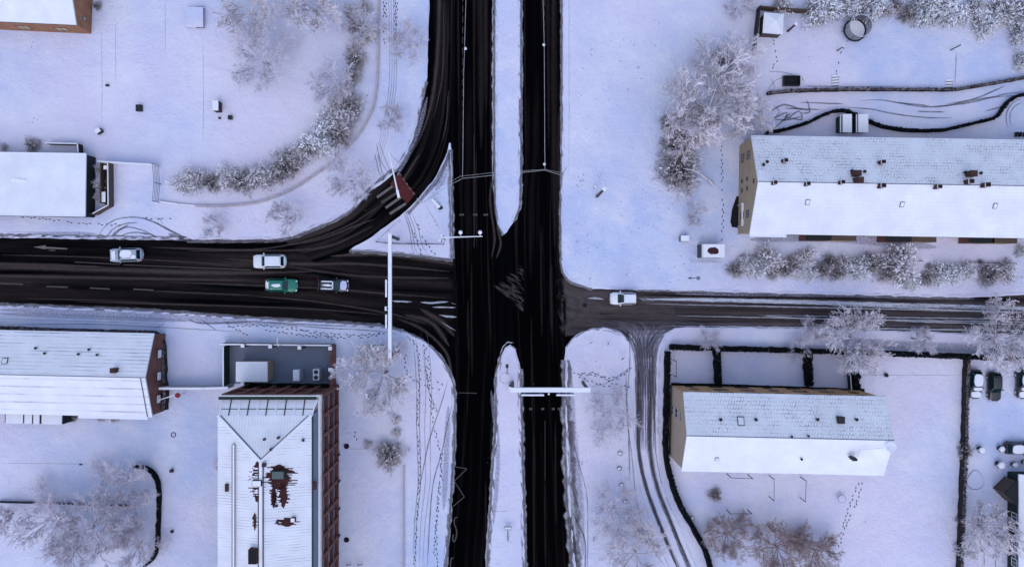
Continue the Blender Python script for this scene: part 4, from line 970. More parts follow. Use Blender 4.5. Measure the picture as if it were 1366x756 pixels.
for i, px in enumerate((1119, 1224, 1330, 1085, 1190, 1300)):
    v = roofpos(h6, px, 308, 1.0)
    p = MB().box((v.x, -wy-.4, 1.3), (3.1, .8, 2.6)); o_ = p.build('balcony' if i < 3 else 'entrance_porch', M['ochre'] if i < 3 else M['brickred'], h6)
    MB().box((v.x, -wy-.4, 2.66), (3.2, .85, .1)).build('porch_roof', M['wood'] if i < 3 else M['darkwall'], o_)
for i, (px, w) in enumerate(((1063,2.2), (1172,1.6), (1270,2.2), (1207,3.0), (1308,1.5), (1116,1.0))):
    v = roofpos(h6, px, 178, 2.4); MB().box((v.x, wy+.35, 1.2), (w, .7, 2.3)).build('rear_porch', M['ochre'], h6); MB().box((v.x, wy+.36, 2.42), (w+.2, .8, .14)).build('porch_roof', M['snowcap'], h6)
# lean-to by its gable
t = thing('lean_to_shelter', 'small white roofed shelter beside a dark pit at the ochre gable', 'shelter', W(990,288,G))
b = MB(); 
for dx, dy in ((-.6,-1.4), (.6,-1.4), (-.6,1.4), (.6,1.4)): b.box((dx,dy,1.1), (.1,.1,2.2))
b.box((0.55,0,1.1), (.06,2.8,2.0)); b.build('frame', M['galv'], t); MB().box((0,0,2.28), (1.5,3.0,.16)).build('roof', M['snowcap'], t)
pit = MB().prism([tuple(W(x,y,0)[:2]) for x, y in [(974,296), (976,280), (982,262), (985,262), (985,304), (976,303)]], G+.004, G+.03); tag(pit.build('cellar_pit', M['black']), 'dark open cellar pit beside the ochre gable wall', 'pit')

# beige house, lower right
e7, r7 = 8.2, 10.8
h7, lx7, wy7 = gable_house('apartment_house', 'beige apartment house with apricot front, three gable windows and satellite dishes', 21.0, 45.6, -22.75, -13.5, -.022, e7, r7, 'beige', ('tilesnow2', 'roofsnow'), over=.25, ex=.1)
h7.location.y -= .28
MB().box((0, wy7+.012, e7/2), (2*lx7-.01, .03, e7-.1)).build('front_render', M['orangewall'], h7)
for z in (1.6, 4.2, 6.8): window(h7, (-lx7, 1.6, z), (-1,0), 1.1, 1.2, 'concrete')
for i in range(7):
    x = -lx7 + 2.2 + i*3.4
    for z in (1.6, 4.2, 6.8): window(h7, (x, wy7+.03, z), (0,1), 1.7 if i % 3 else 1.0, 1.0, 'wood'); window(h7, (x, -wy7, z), (0,-1), 1.2, 1.2)
for px in (961, 1090, 1142, 1008): vent(h7, px, 559, wy7, e7, r7, .5, .12)
for px, py in ((1056,582), (1078,581), (1069,612)): vent(h7, px, py, wy7, e7, r7, .4, .09)
skylight(h7, 988, 561, wy7, e7, r7, .8, 1.0, False); skylight(h7, 956, 612, wy7, e7, r7, .4, .4, False)
chimney(h7, 1122, 560, wy7, e7, r7, .9, .9, .5, False, 'dark'); 
def dish(root, px, py, r, z, tilt, lab, mat='white', name='satellite_dish'):
    v = roofpos(root, px, py, z); o = MB(); n = 14; rings = []
    nrm = Vector((math.cos(tilt[1])*math.sin(tilt[0]), math.sin(tilt[1])*math.sin(tilt[0]), math.cos(tilt[0]))); tx = nrm.orthogonal().normalized(); ty = nrm.cross(tx)
    c = Vector((v.x, v.y, z)); vs = [c - nrm*.18*r]
    for k in range(n): vs.append(c + (tx*math.cos(2*PI*k/n) + ty*math.sin(2*PI*k/n))*r)
    vs.append(c - nrm*.26*r); o.add(vs, [(0, 1+k, 1+(k+1)%n) for k in range(n)] + [(n+1, 1+(k+1)%n, 1+k) for k in range(n)])
    o.tube([c - nrm*.25*r, c - nrm*.25*r + Vector((0,0,-1.0))], .05, 6); o.tube([c - tx*r*.9, c + nrm*r*.8], .03, 5)
    return o.build(name, M[mat], root)
dish(h7, 1189, 596, .62, 11.2, (.35, 2.4), '', 'snowcap'); dish(h7, 1138, 611, .55, 10.4, (1.1, -2.2), '', 'dark')
MB().bar((lx7-3.9, -1.3, 10.6), (lx7-1.2, -1.0, 10.75), .06, .06).bar((lx7-3.9, -1.3, 10.6), (lx7-4.1, -2.2, 10.4), .06, .06).build('antenna_rail', M['galv'], h7)

# brick hall, left
e3, r3 = 3.3, 5.7
h3, lx3, wy3 = gable_house('brick_hall', 'low red brick hall with three gable windows and a snowy ribbed roof', -82, -46.25, -16.9, -6.6, -.022, e3, r3, 'brickred', ('ribsnow', 'ribsnow2'), over=.25, ex=.02)
h3.location.y += .33
MB().bar((lx3-.55, -wy3-.2, e3+.18+.11), (lx3-.55, -.1, r3+.06), .09, .05).build('roof_seam', M['seam'], h3)
for y in (2.6, -.3, -3.3):
    w_ = window(h3, (lx3, y, 1.35), (1,0), 1.15, 2.1, 'dark', 'glass'); MB().box((lx3+.06, y, 1.8), (.05, 1.0, .95)).build('blind', M['white'], w_)
chimney(h3, 151, 494, wy3, e3, r3, .75, .65, .7, False)
for px, py in [(48,464), (60,471), (119,466), (105,472), (130,473), (212,509)]: 
    if px < 200: vent(h3, px, py, wy3, e3, r3, .35, .1)
skylight(h3, 7, 481, wy3, e3, r3, .7, .7, False)
vr = MB(); va = MB()
for a, b_ in ((8,31), (33,43), (45,53), (56,83)):
    p0 = roofpos(h3, a, 551, 2.6); p1 = roofpos(h3, b_, 551, 2.6); va.box(((p0.x+p1.x)/2, -wy3-.85, 2.6), (p1.x-p0.x, 1.5, .12))
p0 = roofpos(h3, 6, 551, 2.6); p1 = roofpos(h3, 84, 551, 2.6); vr.box(((p0.x+p1.x)/2, -wy3-.85, 1.26), (p1.x-p0.x, 1.45, 2.5))
vo = vr.build('veranda', M['darkwall'], h3); va.build('veranda_roof', M['roofsnow'], vo)
MB().box((lx3-5.0, -wy3-.30, e3+.14), (9.0,.55,.14)).build('gutter_board', M['snowcap'], h3)
# flagpole / barrier with red sign on the gable
t = thing('banner_pole', 'white slanting pole carrying a round red sign beside the brick hall', 'sign', W(212,533,G))
o0 = W(212,533,G); a = W(210,534,2.4); b2 = W(233,526.5,3.0); MB().tube([a - o0, b2 - o0], .06, 6).build('pole', M['rime'], t)
c = W(237,527,2.6) - o0; MB().tube([c + Vector((0,0,-.1)), c + Vector((0,0,.1))], .33, 14).build('sign_disc', M['red'], t); MB().tube([(c.x, c.y, 0), c], .04, 6).build('stand', M['galv'], t)

# low white roofed hall (flat)
t = thing('flat_roofed_hall', 'low hall with a clean white flat roof and a dark end wall', 'building', (-68.6, 12.95, G), -.014)
MB().box((0,0,1.25), (26.2,8.0,2.5)).build('wall', M['darkwall'], t); MB().box((0,0,2.62), (26.5,8.2,.2)).build('roof', [M['roofsnow']], t)
MB().ball((4.6,.5,2.74), (.5,.35,.12), jit=.2).ball((5.3,.45,2.74), (.35,.3,.12), jit=.2).ball((3.9,.6,2.73), (.3,.3,.08), jit=.2).build('snow_mound', M['snowcap'], t)
for s in (-1, 1): MB().box((0, 4.06*s, 2.70), (26.5,.12,.12)).build('roof_edge', M['snowcap'], t)
# orange brick house, top left
h1, lx1, wy1 = gable_house('brick_house', 'orange brown brick house with a smooth snowy roof in the photo corner', -82, -55.8, 33.2, 44.4, -.045, 3.4, 5.9, 'brickorange', ('roofsnow', 'roofsnow'), over=.02, ex=.0)
h1.location.y += .6
for i in range(4): window(h1, (lx1-3-i*5, -wy1, 1.6), (0,-1), 1.6, 1.2, 'wood', 'beige')
window(h1, (lx1, -4.2, 1.8), (1,0), .5, .8, 'wood', 'concrete')
# corner house at lower right
o8 = thing('timber_house', 'dark green timber house with pale snowy roof cut by the photo edge', 'house', (70.6, -32.6, G), .0)
b = MB(); pf = [(-4.6,0), (4.6,0), (4.6,2.8), (0,5.0), (-4.6,2.8)]; vs = [(x, -7.6, z) for x, z in pf] + [(x, 7.6, z) for x, z in pf]
b.add(vs, [tuple(range(5)), tuple(range(5,10))[::-1]] + [(i, (i+1)%5, (i+1)%5+5, i+5) for i in range(5)]); b.build('wall', M['greenwall'], o8)
r = MB(); prof = [(-4.9,2.68), (0,5.04), (4.9,2.68), (4.9,2.9), (0,5.28), (-4.9,2.9)]; vs = [(x, -7.9, z) for x, z in prof] + [(x, 7.9, z) for x, z in prof]
r.add(vs, [(0,1,4,5), (1,2,3,4), (6,11,10,7), (7,10,9,8)] + [(i, (i+1)%6, (i+1)%6+6, i+6) for i in range(6)]); r.build('roof', M['roofsnow'], o8)
p_ = MB().box((-5.0, 5.4, 1.3), (2.2,2.2,2.6), PI/4).build('porch', M['wood'], o8); MB().box((-5.0, 5.4, 2.66), (2.4,2.4,.12), PI/4).build('porch_roof', M['darkwall'], p_)
for y in (-4, -1, 2): window(o8, (-4.6, y, 1.5), (-1,0), 1.0, 1.1)

# ---- tall brick office with mansard gallery
O5 = W(400, 640, G); x0, x1, yn, ys_ = -35.4, -23.1, -13.5, -56.0
h5 = thing('brick_office', 'tall red brick office with corrugated snowy hip roof and dark melted patches', 'building', ((x0+x1)/2, (yn+ys_)/2, G))
cx, cy = (x0+x1)/2, (yn+ys_)/2; hx, hy = (x1-x0)/2, (yn-ys_)/2; ZT = 9.0
MB().box((0,0,ZT/2), (2*hx-.5, 2*hy-.5, ZT)).build('wall', M['brickred'], h5)
# brick grid facade standing proud with dark window bays: piers and bands
gr = MB(); pn = MB()
ny = 17
for i in range(ny+1):
    y = hy - .2 - i * (2*hy-.4) / ny; gr.box((hx-.10, y, ZT/2), (.34,.42,ZT))
for z in (.35, 3.2, 6.1, 8.82): gr.box((hx-.09, 0, z), (.30, 2*hy, .38 if z < 8 else .34))
gr.build('brick_pier_grid', M['brickred'], h5)
for i in range(ny):
    y = hy - .2 - (i+.5) * (2*hy-.4) / ny
    for z in (1.8, 4.65, 7.45):
        w_ = MB().box((hx-.24, y, z), (.06, 1.75, 2.2)).build('window', M['dark'], h5); MB().box((hx-.20, y, z), (.03, 1.55, 2.0)).build('pane', M['glass'], w_)
gn = MB()
for i in range(7): gn.box((-hx+.25 + i*(2*hx-.5)/6, hy-.10, ZT/2), (.4,.34,ZT))
for z in (.35, 4.5, 8.82): gn.box((0, hy-.09, z), (2*hx-.3,.30,.4))
gn.build('brick_pier_grid', M['brickred'], h5)
# parapet, walkway and railing
pw = MB().box((hx-.55, 0, ZT+.06), (1.05, 2*hy, .12)); pw.box((0, hy-.55, ZT+.06), (2*hx, 1.05, .119)).build('walkway', M['concrete'], h5)
rl = MB()
rl.bar((hx-.06,-hy,ZT+1.0), (hx-.06,hy-.06,ZT+1.0), .09,.07).bar((-hx,hy-.06,ZT+1.0), (hx-.06,hy-.06,ZT+1.0), .09,.07)
rl.bar((hx-.06,-hy,ZT+.55), (hx-.06,hy-.06,ZT+.55), .05,.05).bar((-hx,hy-.06,ZT+.55), (hx-.06,hy-.06,ZT+.55), .05,.05); rl.build('railing', M['galv'], h5)
for i in range(22):
    y = hy - .06 - i*2.0; MB().tube([(hx-.06,y,ZT+.1), (hx-.06,y,ZT+1.0)], .035, 6).build('railing_post', M['galv'], h5)
# roof: slanted glazing along north and sloped skirt along east, hip roof above
ze = 10.2; zr = 11.9; ex = hx-1.0; ey = hy-2.35; wx = -hx+.15
sk = MB(); sk.add([(ex, ey, ze), (ex+.62, ey+.5, ZT+.14), (ex+.62, -hy, ZT+.14), (ex, -hy, ze)], [(0,1,2,3)]); sk.add([(ex, ey, ze), (ex+.62, ey+.5, ZT+.14), (ex, ey, ZT+.14)], [(0,1,2)]); sk.build('mansard_skirt', M['grey'], h5)
gl = MB(); gl.add([(wx, ey, ze-.02), (ex, ey, ze-.02), (ex+.6, ey+1.75, ZT+.2), (wx+.0, ey+1.75, ZT+.2)], [(0,1,2,3)]); go = gl.build('slanted_glazing', M['roofsnow'], h5)
mu = MB(); 
for i in range(11):
    x = wx + .05 + i*(ex-wx)/10; mu.bar((x, ey, ze+.03), (x + (.3 if i == 10 else 0), ey+1.75, ZT+.26), .10 if i % 2 else .16, .08, 0 if i % 2 == 0 else 1)
mu.bar((wx,ey+.7,ze-.42), (ex+.2,ey+.7,ze-.42), .07,.1,1); mu.build('glazing_bar', [M['snowcap'], M['dark']], go)
MB().box(((wx+ex)/2, ey+1.95, ZT+.35), (ex-wx+.6,.3,.5)).build('glazing_sill', M['greenwall'], h5)
MB().box((hx-.38, 0, ZT+.2), (.10, 2*hy-1.5, .16)).build('gutter', M['snowcap'], h5)
MB().box((ex+.12, -1.2, ze-.02), (.13, 2*hy-2.6, .14)).build('gutter', M['dark'], h5)
th = .2; rx = (wx+ex)/2; ry = ey - 5.2
rf = MB(); rf.add([(wx-.15,-hy,ze), (rx,-hy,zr), (rx,ry,zr), (wx-.15,ey,ze)], [(0,1,2,3)], 0); rf.add([(ex,-hy,ze), (ex,ey,ze), (rx,ry,zr), (rx,-hy,zr)], [(0,1,2,3)], 0); rf.add([(ex,ey,ze), (wx-.15,ey,ze), (rx,ry,zr)], [(0,1,2)], 1)
rf.add([(wx-.15,-hy,ze), (ex,-hy,ze), (rx,-hy,zr)], [(0,1,2)], 2); rf.add([(wx-.15,ey,ze), (wx-.15,ey,ze-.3), (wx-.15,-hy,ze-.3), (wx-.15,-hy,ze)], [(0,1,2,3)], 2); rf.add([(wx-.15,ey,ze), (ex,ey,ze), (ex,ey,ze-.3), (wx-.15,ey,ze-.3)], [(0,1,2,3)], 2)
M['ribx'] = snow_roof('snow_on_hip_end', ribs=0.36, amount=.3, rot=PI/2)
ro = rf.build('roof', [M['ribfine'], M['ribx'], M['dark']], h5)
def r5(x, y):
    s = abs(x - rx) / (ex - rx); return zr - (zr-ze)*max(0, s) 
rc = MB(); rc.bar((rx,ry,zr+.06), (rx,-hy,zr+.06), .34,.14); 
for sx in (wx-.15, ex): rc.bar((rx,ry,zr+.05), (sx,ey,ze+.05), .30,.14)
rc.build('ridge_cap', M['snowcap'], ro)
rd_ = MB()
for dx in (-.30, .30): rd_.bar((rx+dx,ry-.1,zr-.0), (rx+dx,-hy,zr-.0), .07,.10)
for sx, q in ((wx-.15,1), (ex,-1)):
    rd_.bar((rx+.0,ry+.32,zr-.08), (sx+q*.42,ey-.02,ze+.03), .06,.09)
rd_.bar((rx-3.55,ry+1.9,r5(rx-3.0,0)-.08), (rx-3.55,-hy,r5(rx-3.0,0)-.08), .30,.5)
rd_.build('roof_seam', [M['dark']], ro)
MB().bar((rx-3.48,ry+1.9,r5(rx-3.0,0)+.20), (rx-3.48,-hy,r5(rx-3.0,0)+.20), .22,.06).build('snow_rail', M['snowcap'], ro)
# melted patches: bare rusty sheet, irregular with ragged ribs
def melt(px, py, wpx, hpx, seed):
    rng = random.Random(seed); m_ = MB(); n = int(hpx/1.2)
    for i in range(n):
        t_ = (i+.5)/n; q = math.sin(PI*t_)**.6; yy = py - hpx/2 + hpx*t_; a = wpx/2*q*(rng.uniform(.45,.8) + (.5 if rng.random() < .25 else 0)); b_ = wpx/2*q*(rng.uniform(.45,.8) + (.5 if rng.random() < .25 else 0))
        P = []
        for (X, Y) in ((px-a,yy-.6), (px+b_*.96,yy-.6), (px+b_,yy+.6), (px-a*.96,yy+.6)):
            z_ = 11.4
            for _ in range(3):
                v = W(X, Y, z_ + G); lx_ = v.x - cx; z_ = r5(lx_, 0)
            P.append((lx_, v.y - cy, z_ + .02))
        m_.add(P, [(0,1,2,3)])
    m_.build('melted_patch', M['rust'], ro)
melt(372,636,48,34,1); melt(343,642,20,54,2); melt(378,660,16,34,3); melt(365,662,12,30,7); melt(383,696,28,12,4); melt(340,695,7,24,5); melt(366,663,10,20,6)
def unit5(px, py, dx, dy, h, mat, cap, nm):
    v = W(px, py, 12.2); X, Y = v.x-cx, v.y-cy; z = r5(X, 0); o_ = MB().box((X,Y,z+h/2-.1), (dx,dy,h+.2)).build(nm, M[mat], h5)
    if cap: MB().box((X,Y,z+h+.03), (dx*.9,dy*.9,.06)).build('unit_cover', M[cap], o_)
unit5(370,634,1.5,.95,.6,'greenwall','glassg','roof_unit'); unit5(343,644,1.1,.7,.5,'dark','snowcap','roof_unit'); unit5(338,741,1.0,1.7,.8,'chim','black','chimney'); unit5(352,620,.4,.4,.5,'dark',None,'roof_vent'); unit5(388,696,.5,.5,.5,'chim','snowcap','chimney')
for px, py in ((360,600), (352,586), (369,585), (367,676), (368,698), (400,590)): unit5(px,py,.25,.25,.35,'dark',None,'roof_vent')
for px, py in ((297,654), (414,653)): unit5(px,py,.4,.9,.3,'chim',None,'drain_box')
# gallery lamps and drain knobs at the east foot
for k, py in enumerate((605.5, 640.5, 677, 713)):
    p = W(453.5, py, G); t = thing('bollard', ['topmost','second','third','lowest'][k] + ' of the four dark bollards at the foot of the brick office', 'bollard', p, 0, 'bollards along the brick office')
    MB().tube([(0,0,0), (0,0,.8)], .10, 8).build('post', M['dark'], t); MB().ball((0,0,.82), (.13,.13,.09)).build('cap', M['snowcap' if k > 8 else 'dark'], t)
for py, lab in ((594.5,'dark round tree pit in the upper forecourt of the brick office'), (719,'dark round tree pit in the lower forecourt of the brick office')):
    p = W(462.5, py, 0); mb = MB().prism([(p.x + .36*math.cos(a), p.y + .36*math.sin(a)) for a in [i*PI/9 for i in range(18)]], G+.004, G+.05); tag(mb.build('planter_bowl', M['black']), lab, 'planter', 'forecourt pits')

# ---- terrace yard north of the office
yo = W(372, 485, G); yard = thing('terrace_yard', 'grey snow free terrace framed by brick pillars with white caps', 'yard', yo)
def yl(px, py, z=0): v = W(px, py, z+G) - yo; return (v.x, v.y, z)
p4 = [yl(305,459), yl(446,462), yl(447,512), yl(305,511)]
MB().prism([p[:2] for p in p4], .02, .10).build('deck', M['grey'], yard)
eb = MB(); a, b_ = yl(447,459), yl(447,513); eb.bar((a[0],a[1],1.1), (b_[0],b_[1],1.1), .3,2.2); eb.build('brick_wall', M['brickred'], yard)
nb = MB(); a, b_ = yl(300,457.5), yl(447,459); nb.bar((a[0],a[1],.9), (b_[0],b_[1],.9), .15,1.8); nb.build('screen', M['wood'], yard)
MB().bar((a[0],a[1],1.84), (b_[0],b_[1],1.84), .18,.08).build('snow_cap', M['snowcap'], yard)
wb = MB(); a, b_ = yl(306,460), yl(306,512); wb.bar((a[0],a[1],1.1), (b_[0],b_[1],1.1), .12,2.2); wb.build('glass_screen', M['greenwall'], yard); MB().bar((a[0],a[1],2.24), (b_[0],b_[1],2.24), .14,.08).build('snow_cap', M['snowcap'], yard)
for px, py in ((332,459), (368,460), (406,461.5), (446,462.5), (446,490), (332,508.5)):
    v = yl(px, py); o_ = MB().box((v[0],v[1],1.2), (.42,.42,2.4)).build('pillar', M['brickred'], yard); MB().box((v[0],v[1],2.45), (.46,.46,.12)).build('pillar_cap', M['snowcap'], o_)
MB().prism([yl(374,488)[:2], yl(437,487)[:2], yl(437,510)[:2], yl(374,510)[:2]], .11, .18).build('plinth', M['grey'], yard)
v = yl(345,492.5); ct = thing('service_container', 'white topped square container standing on the grey terrace', 'container', yo + Vector((v[0], v[1], .10)))
MB().box((0,0,1.3), (4.0,2.5,2.6)).build('body', M['beige'], ct); MB().box((0,0,2.66), (4.1,2.6,.12)).build('roof', M['roofsnow'], ct); MB().box((0,0,2.73), (3.7,2.2,.04)).build('snow_sheet', M['tilesouth'], ct)
for px, py, lab, sn in ((401,498,'snow capped cooling unit on the terrace close to the container','snowcap'), (427,497,'cooling unit with two open dark fans near the brick wall','galv')):
    v = yl(px, py); c_ = thing('cooling_unit', lab, 'air conditioner', yo + Vector((v[0], v[1], .18)), 0, 'cooling units on the terrace')
    MB().box((0,0,1.0), (.85,1.45,1.9)).build('casing', M['galv'], c_); MB().box((0,0,1.985), (.80,1.4,.07)).build('top_panel', M[sn], c_)
    for s in (-.35,.35): MB().tube([(0,s,2.0), (0,s,2.08)], .27, 14).build('fan', M['dark' if sn == 'galv' else 'snowcap'], c_)
    for s in (-.3,.3): MB().box((s,0,.06), (.08,1.4,.1)).build('foot', M['dark'], c_)
hedge([(335,513), (380,513.5), (440,514)], 5, .9, M['hedge'], 'low black planting between terrace and brick office')
lp = thing('yard_lamp', 'thin white bent lamp post on the pavement above the terrace', 'lamp post', W(382,458,G))
MB().tube([(0,0,0), (0,0,3.0), (-.1,-.1,3.3)], [.05,.04,.04], 6).build('pole', M['rime'], lp); MB().tube([(-.1,-.1,3.3), (-.25,.5,3.35), (-.15,1.0,3.3)], [.04,.05,.05], 6).build('lamp_arm', M['rime'], lp)

# ---- bin yard left
by = W(145, 246, G); b_ = thing('bin_yard', 'brown boarded bin yard with a white bin lid', 'bin store', by)
def bl(px, py, z=0): v = W(px, py, z+G) - by; return (v.x, v.y, z)
MB().prism([bl(141,220)[:2], bl(150,220)[:2], bl(150,274)[:2], bl(141,274)[:2]], .02, .06).build('floor', M['wood'], b_)
wl = MB(); P = [bl(151,219), bl(151.5,275), bl(131,286), bl(118,287)]
for i in range(3): wl.bar((P[i][0],P[i][1],.7), (P[i+1][0],P[i+1][1],.7), .12,1.4)
wl.bar((bl(141,219)[0],bl(141,219)[1],.7), (bl(141,272)[0],bl(141,272)[1],.7), .1,1.4); wl.build('board_wall', M['wood'], b_)
cp = MB(); 
for i in range(2): cp.bar((P[i][0],P[i][1],1.43), (P[i+1][0],P[i+1][1],1.43), .12,.06)
cp.build('snow_cap', M['snowcap'], b_); MB().prism([bl(118,285)[:2], bl(131,284)[:2], bl(146,274)[:2], bl(148,277)[:2], bl(132,287)[:2], bl(118,288)[:2]], .02, .05).build('ramp', M['wood'], b_)
for (x, y, sx, sy, lab) in ((143.5,264,.5,1.3,'long white lidded waste bin at the lower end of the bin yard'), (146,225,.4,.5,'small white lidded waste bin at the upper end of the bin yard')):
    p = W(x, y, G+.06); w_ = thing('waste_bin', lab, 'bin', p, 0, 'waste bins'); MB().box((0,0,.5), (sx,sy,1.0), taper=1.06).build('body', M['dark'], w_); MB().box((0,0,1.05), (sx*1.1,sy*1.05,.09)).build('lid', M['snowcap'], w_)

# ---- garden shed, trampoline, steps, open container
s = thing('garden_shed', 'small shed with folded white snow roof and brown legs beside the black fence', 'shed', W(1025,38,G), -.06)
f = MB()
for dx in (-1.15,1.15):
    for dy in (-1.2,1.2): f.box((dx,dy,1.0), (.12,.12,2.0))
f.box((0,-1.2,.6), (2.4,.08,1.1)).box((0,1.2,1.0), (2.4,.08,2.0)).box((-1.15,0,1.0), (.08,2.4,2.0)); f.build('frame', M['wood'], s)
r = MB(); r.add([(-1.35,-1.35,2.05), (1.35,-1.35,2.0), (1.3,1.3,2.0), (-1.3,1.35,2.05), (.1,.2,2.65), (-1.35,-1.35,1.95), (1.35,-1.35,1.9), (1.3,1.3,1.9), (-1.3,1.35,1.95)], [(0,1,4), (1,2,4), (2,3,4), (3,0,4), (0,5,6,1), (1,6,7,2), (2,7,8,3), (3,8,5,0), (5,8,7,6)]); r.build('roof', M['roofsnow'], s)
tp = thing('trampoline', 'round trampoline with grey safety net in the top garden', 'trampoline', W(1137,43,G))
n = 24; mat_ = MB().tube([(0,0,.72), (0,0,.80)], 1.28, n); mat_.build('mat', M['snowcap'], tp)
def ring(r, z, w, name, mat):
    mb = MB(); mb.tube([(r*math.cos(2*PI*k/n), r*math.sin(2*PI*k/n), z) for k in range(n+1)], w, 6, caps=False); return mb.build(name, M[mat], tp)
ring(1.42,.78,.12,'pad','dark'); ring(1.45,2.7,.05,'top_ring','galv')
nt_ = MB(); vs = [(1.42*math.cos(2*PI*k/n), 1.42*math.sin(2*PI*k/n), .85) for k in range(n)] + [(1.45*math.cos(2*PI*k/n), 1.45*math.sin(2*PI*k/n), 2.7) for k in range(n)]
nt_.add(vs, [(k, (k+1)%n, (k+1)%n+n, k+n) for k in range(n)]); nt_.build('safety_net', M['net'], tp)
for k in range(6): a = k*PI/3; MB().tube([(1.5*math.cos(a),1.5*math.sin(a),0), (1.5*math.cos(a),1.5*math.sin(a),2.7)], .03, 6).build('leg', M['dark'], tp)
for (x, y, k, g) in ((1113,108,4,1), (1265,110,3,2)):
    for_ = thing('garden_steps', ['','four dark garden steps below the trampoline','three dark garden steps near the long washing line'][g], 'steps', W(x,y,G), .08, 'garden steps')
    for i in range(k): MB().box((.05*i, -.5+i*.36, .02+i*.03), (.85,.30,.10)).build('tread', M['snowcap'], for_); 
    rr = MB()
    for i in range(k): rr.box((.05*i, -.5+i*.36-.17, .06+i*.03), (.9,.06,.12))
    rr.build('riser', M['dark'], for_)
sk_ = thing('open_container', 'square black open pit box beside the garden drive', 'container', W(1054.5,109,G)); q = MB(); q.box((0,.62,.3), (2.2,.08,.6)).box((0,-.62,.3), (2.2,.08,.6)).box((1.06,0,.3), (.08,1.16,.6)).box((-1.06,0,.3), (.08,1.16,.6)); q.build('side', M['dark'], sk_); MB().box((0,0,.06), (2.04,1.16,.1)).build('floor', M['black'], sk_)
def post(px, py, h, label, r=.08, name='post', mat='wood', lean=None, cat='post', cap=True, group=None, arm=None):
    t = thing(name, label, cat, W(px,py,G), 0, group); e = (0,0,h) if lean is None else (lean[0],lean[1],h)
    MB().tube([(0,0,0), e], [r, r*.75], 8).build('pole', M[mat], t)
    if cap: MB().ball((e[0],e[1],h+.03), (r*1.4,r*1.4,.05)).build('snow_cap', M['snowcap'], t)
    if arm: MB().tube([e, (e[0]+arm[0], e[1]+arm[1], h)], r*.5, 6).build('arm', M[mat], t)
    return t
post(796.5,262,8.3,'tall dark wooden mast rising from the wide snow lawn', .2, 'wooden_mast', 'wood', cat='mast')
post(793,250,.8,'small dark stump above the tall wooden mast', .12, 'wooden_post')
post(1051,42,3.0,'brown tapering pole beside the small shed', .16, 'wooden_post'); post(1117,68,1.9,'thin dark pole below the trampoline', .09, 'wooden_post'); post(1268.5,67,2.6,'thin pole at the head of the washing line', .09, 'wooden_post')
for x, y, l in ((769.5,300,'tiny peg on the lawn below the mast'), (770,325,'tiny dark peg on the lawn near the main road'), (799,235,'tiny dark peg above the tall mast')): post(x, y, .5, l, .07, 'marker_post')
# T-shaped signs on the lawn
def tsign(px, py, h, lab, a, w=.5, mat='galv', rnd=False):
    t = thing('traffic_sign', lab, 'sign', W(px,py,G), a, 'road signs'); MB().tube([(0,0,0), (0,0,h)], .04, 6).build('pole', M['dark'], t)
    if rnd: MB().tube([(0,-.03,h), (0,.03,h)], w/2, 14).build('sign_plate', M[mat], t)
    else: MB().box((0,.05,h-.2), (w,.03,.45)).build('sign_plate', M[mat], t)
    MB().box((0,0,h+.05), (w,.08,.04)).build('snow_cap', M['snowcap'], t)
tsign(787,372,2.4,'small dark sign post at the street corner lawn',.8,.5); tsign(836,367,2.5,'thin angled sign post on the lawn above the van',.1,.6)
t = thing('double_sign', 'low two armed sign with a round disc above the side street', 'sign', W(922,371,G)); MB().tube([(0,0,0),(0,0,1.8)], .05, 6).build('pole', M['dark'], t); MB().box((.0,0,1.8), (1.5,.07,.07)).build('arm', M['dark'], t); MB().tube([(.5,0,1.85),(.5,0,1.92)], .27, 14).build('round_sign', M['grey'], t); MB().box((-.6,0,1.85), (.3,.2,.1)).build('sign_plate', M['dark'], t)
t = thing('traffic_sign', 'arrow shaped signpost standing on the round snowy median tip', 'sign', W(676.5,498,G), 0, 'road signs'); MB().tube([(0,0,0),(0,0,.9),(0,1.0,1.0)], .05, 6).build('pole', M['dark'], t); MB().box((0,1.1,1.0), (.36,.5,.12)).build('sign_plate', M['dark'], t)
t = thing('traffic_sign', 'blue plate sign with long pole on the lower median', 'sign', W(677.5,701,G), 0, 'road signs'); MB().box((0,0,.6), (1.0,.1,.06)).tube([(0,-2.0,0.1),(0,-.2,.55)], .05, 6).build('pole', M['dark'], t); MB().box((0,-.05,.75), (.85,.45,.1)).build('sign_plate', M['blue'], t); MB().box((0,-.05,.83), (.8,.3,.05)).build('snow_cap', M['galv'], t)
t = thing('switch_cabinet', 'small dark cabinet with a white lid on the round median', 'cabinet', W(681,515,G)); MB().box((0,0,.45), (.4,.55,.9)).build('body', M['greenwall'], t); MB().box((0,-.1,.93), (.42,.35,.06)).build('snow_cap', M['snowcap'], t)
for x, y, l, rz in ((788,457,'twisted bracket sign in the snow of the wedge tip',.3), (811,458,'small bent sign in the snow of the wedge tip',1.2), (830,478,'small dark twig sign on the wedge rim',.7), (792,716,'fallen sign stand low in the wedge',1.4), (578,258,'dark sign beside the overhead cable foot',.9)):
    tsign(x, y, 1.2, l, rz, .45, 'dark')
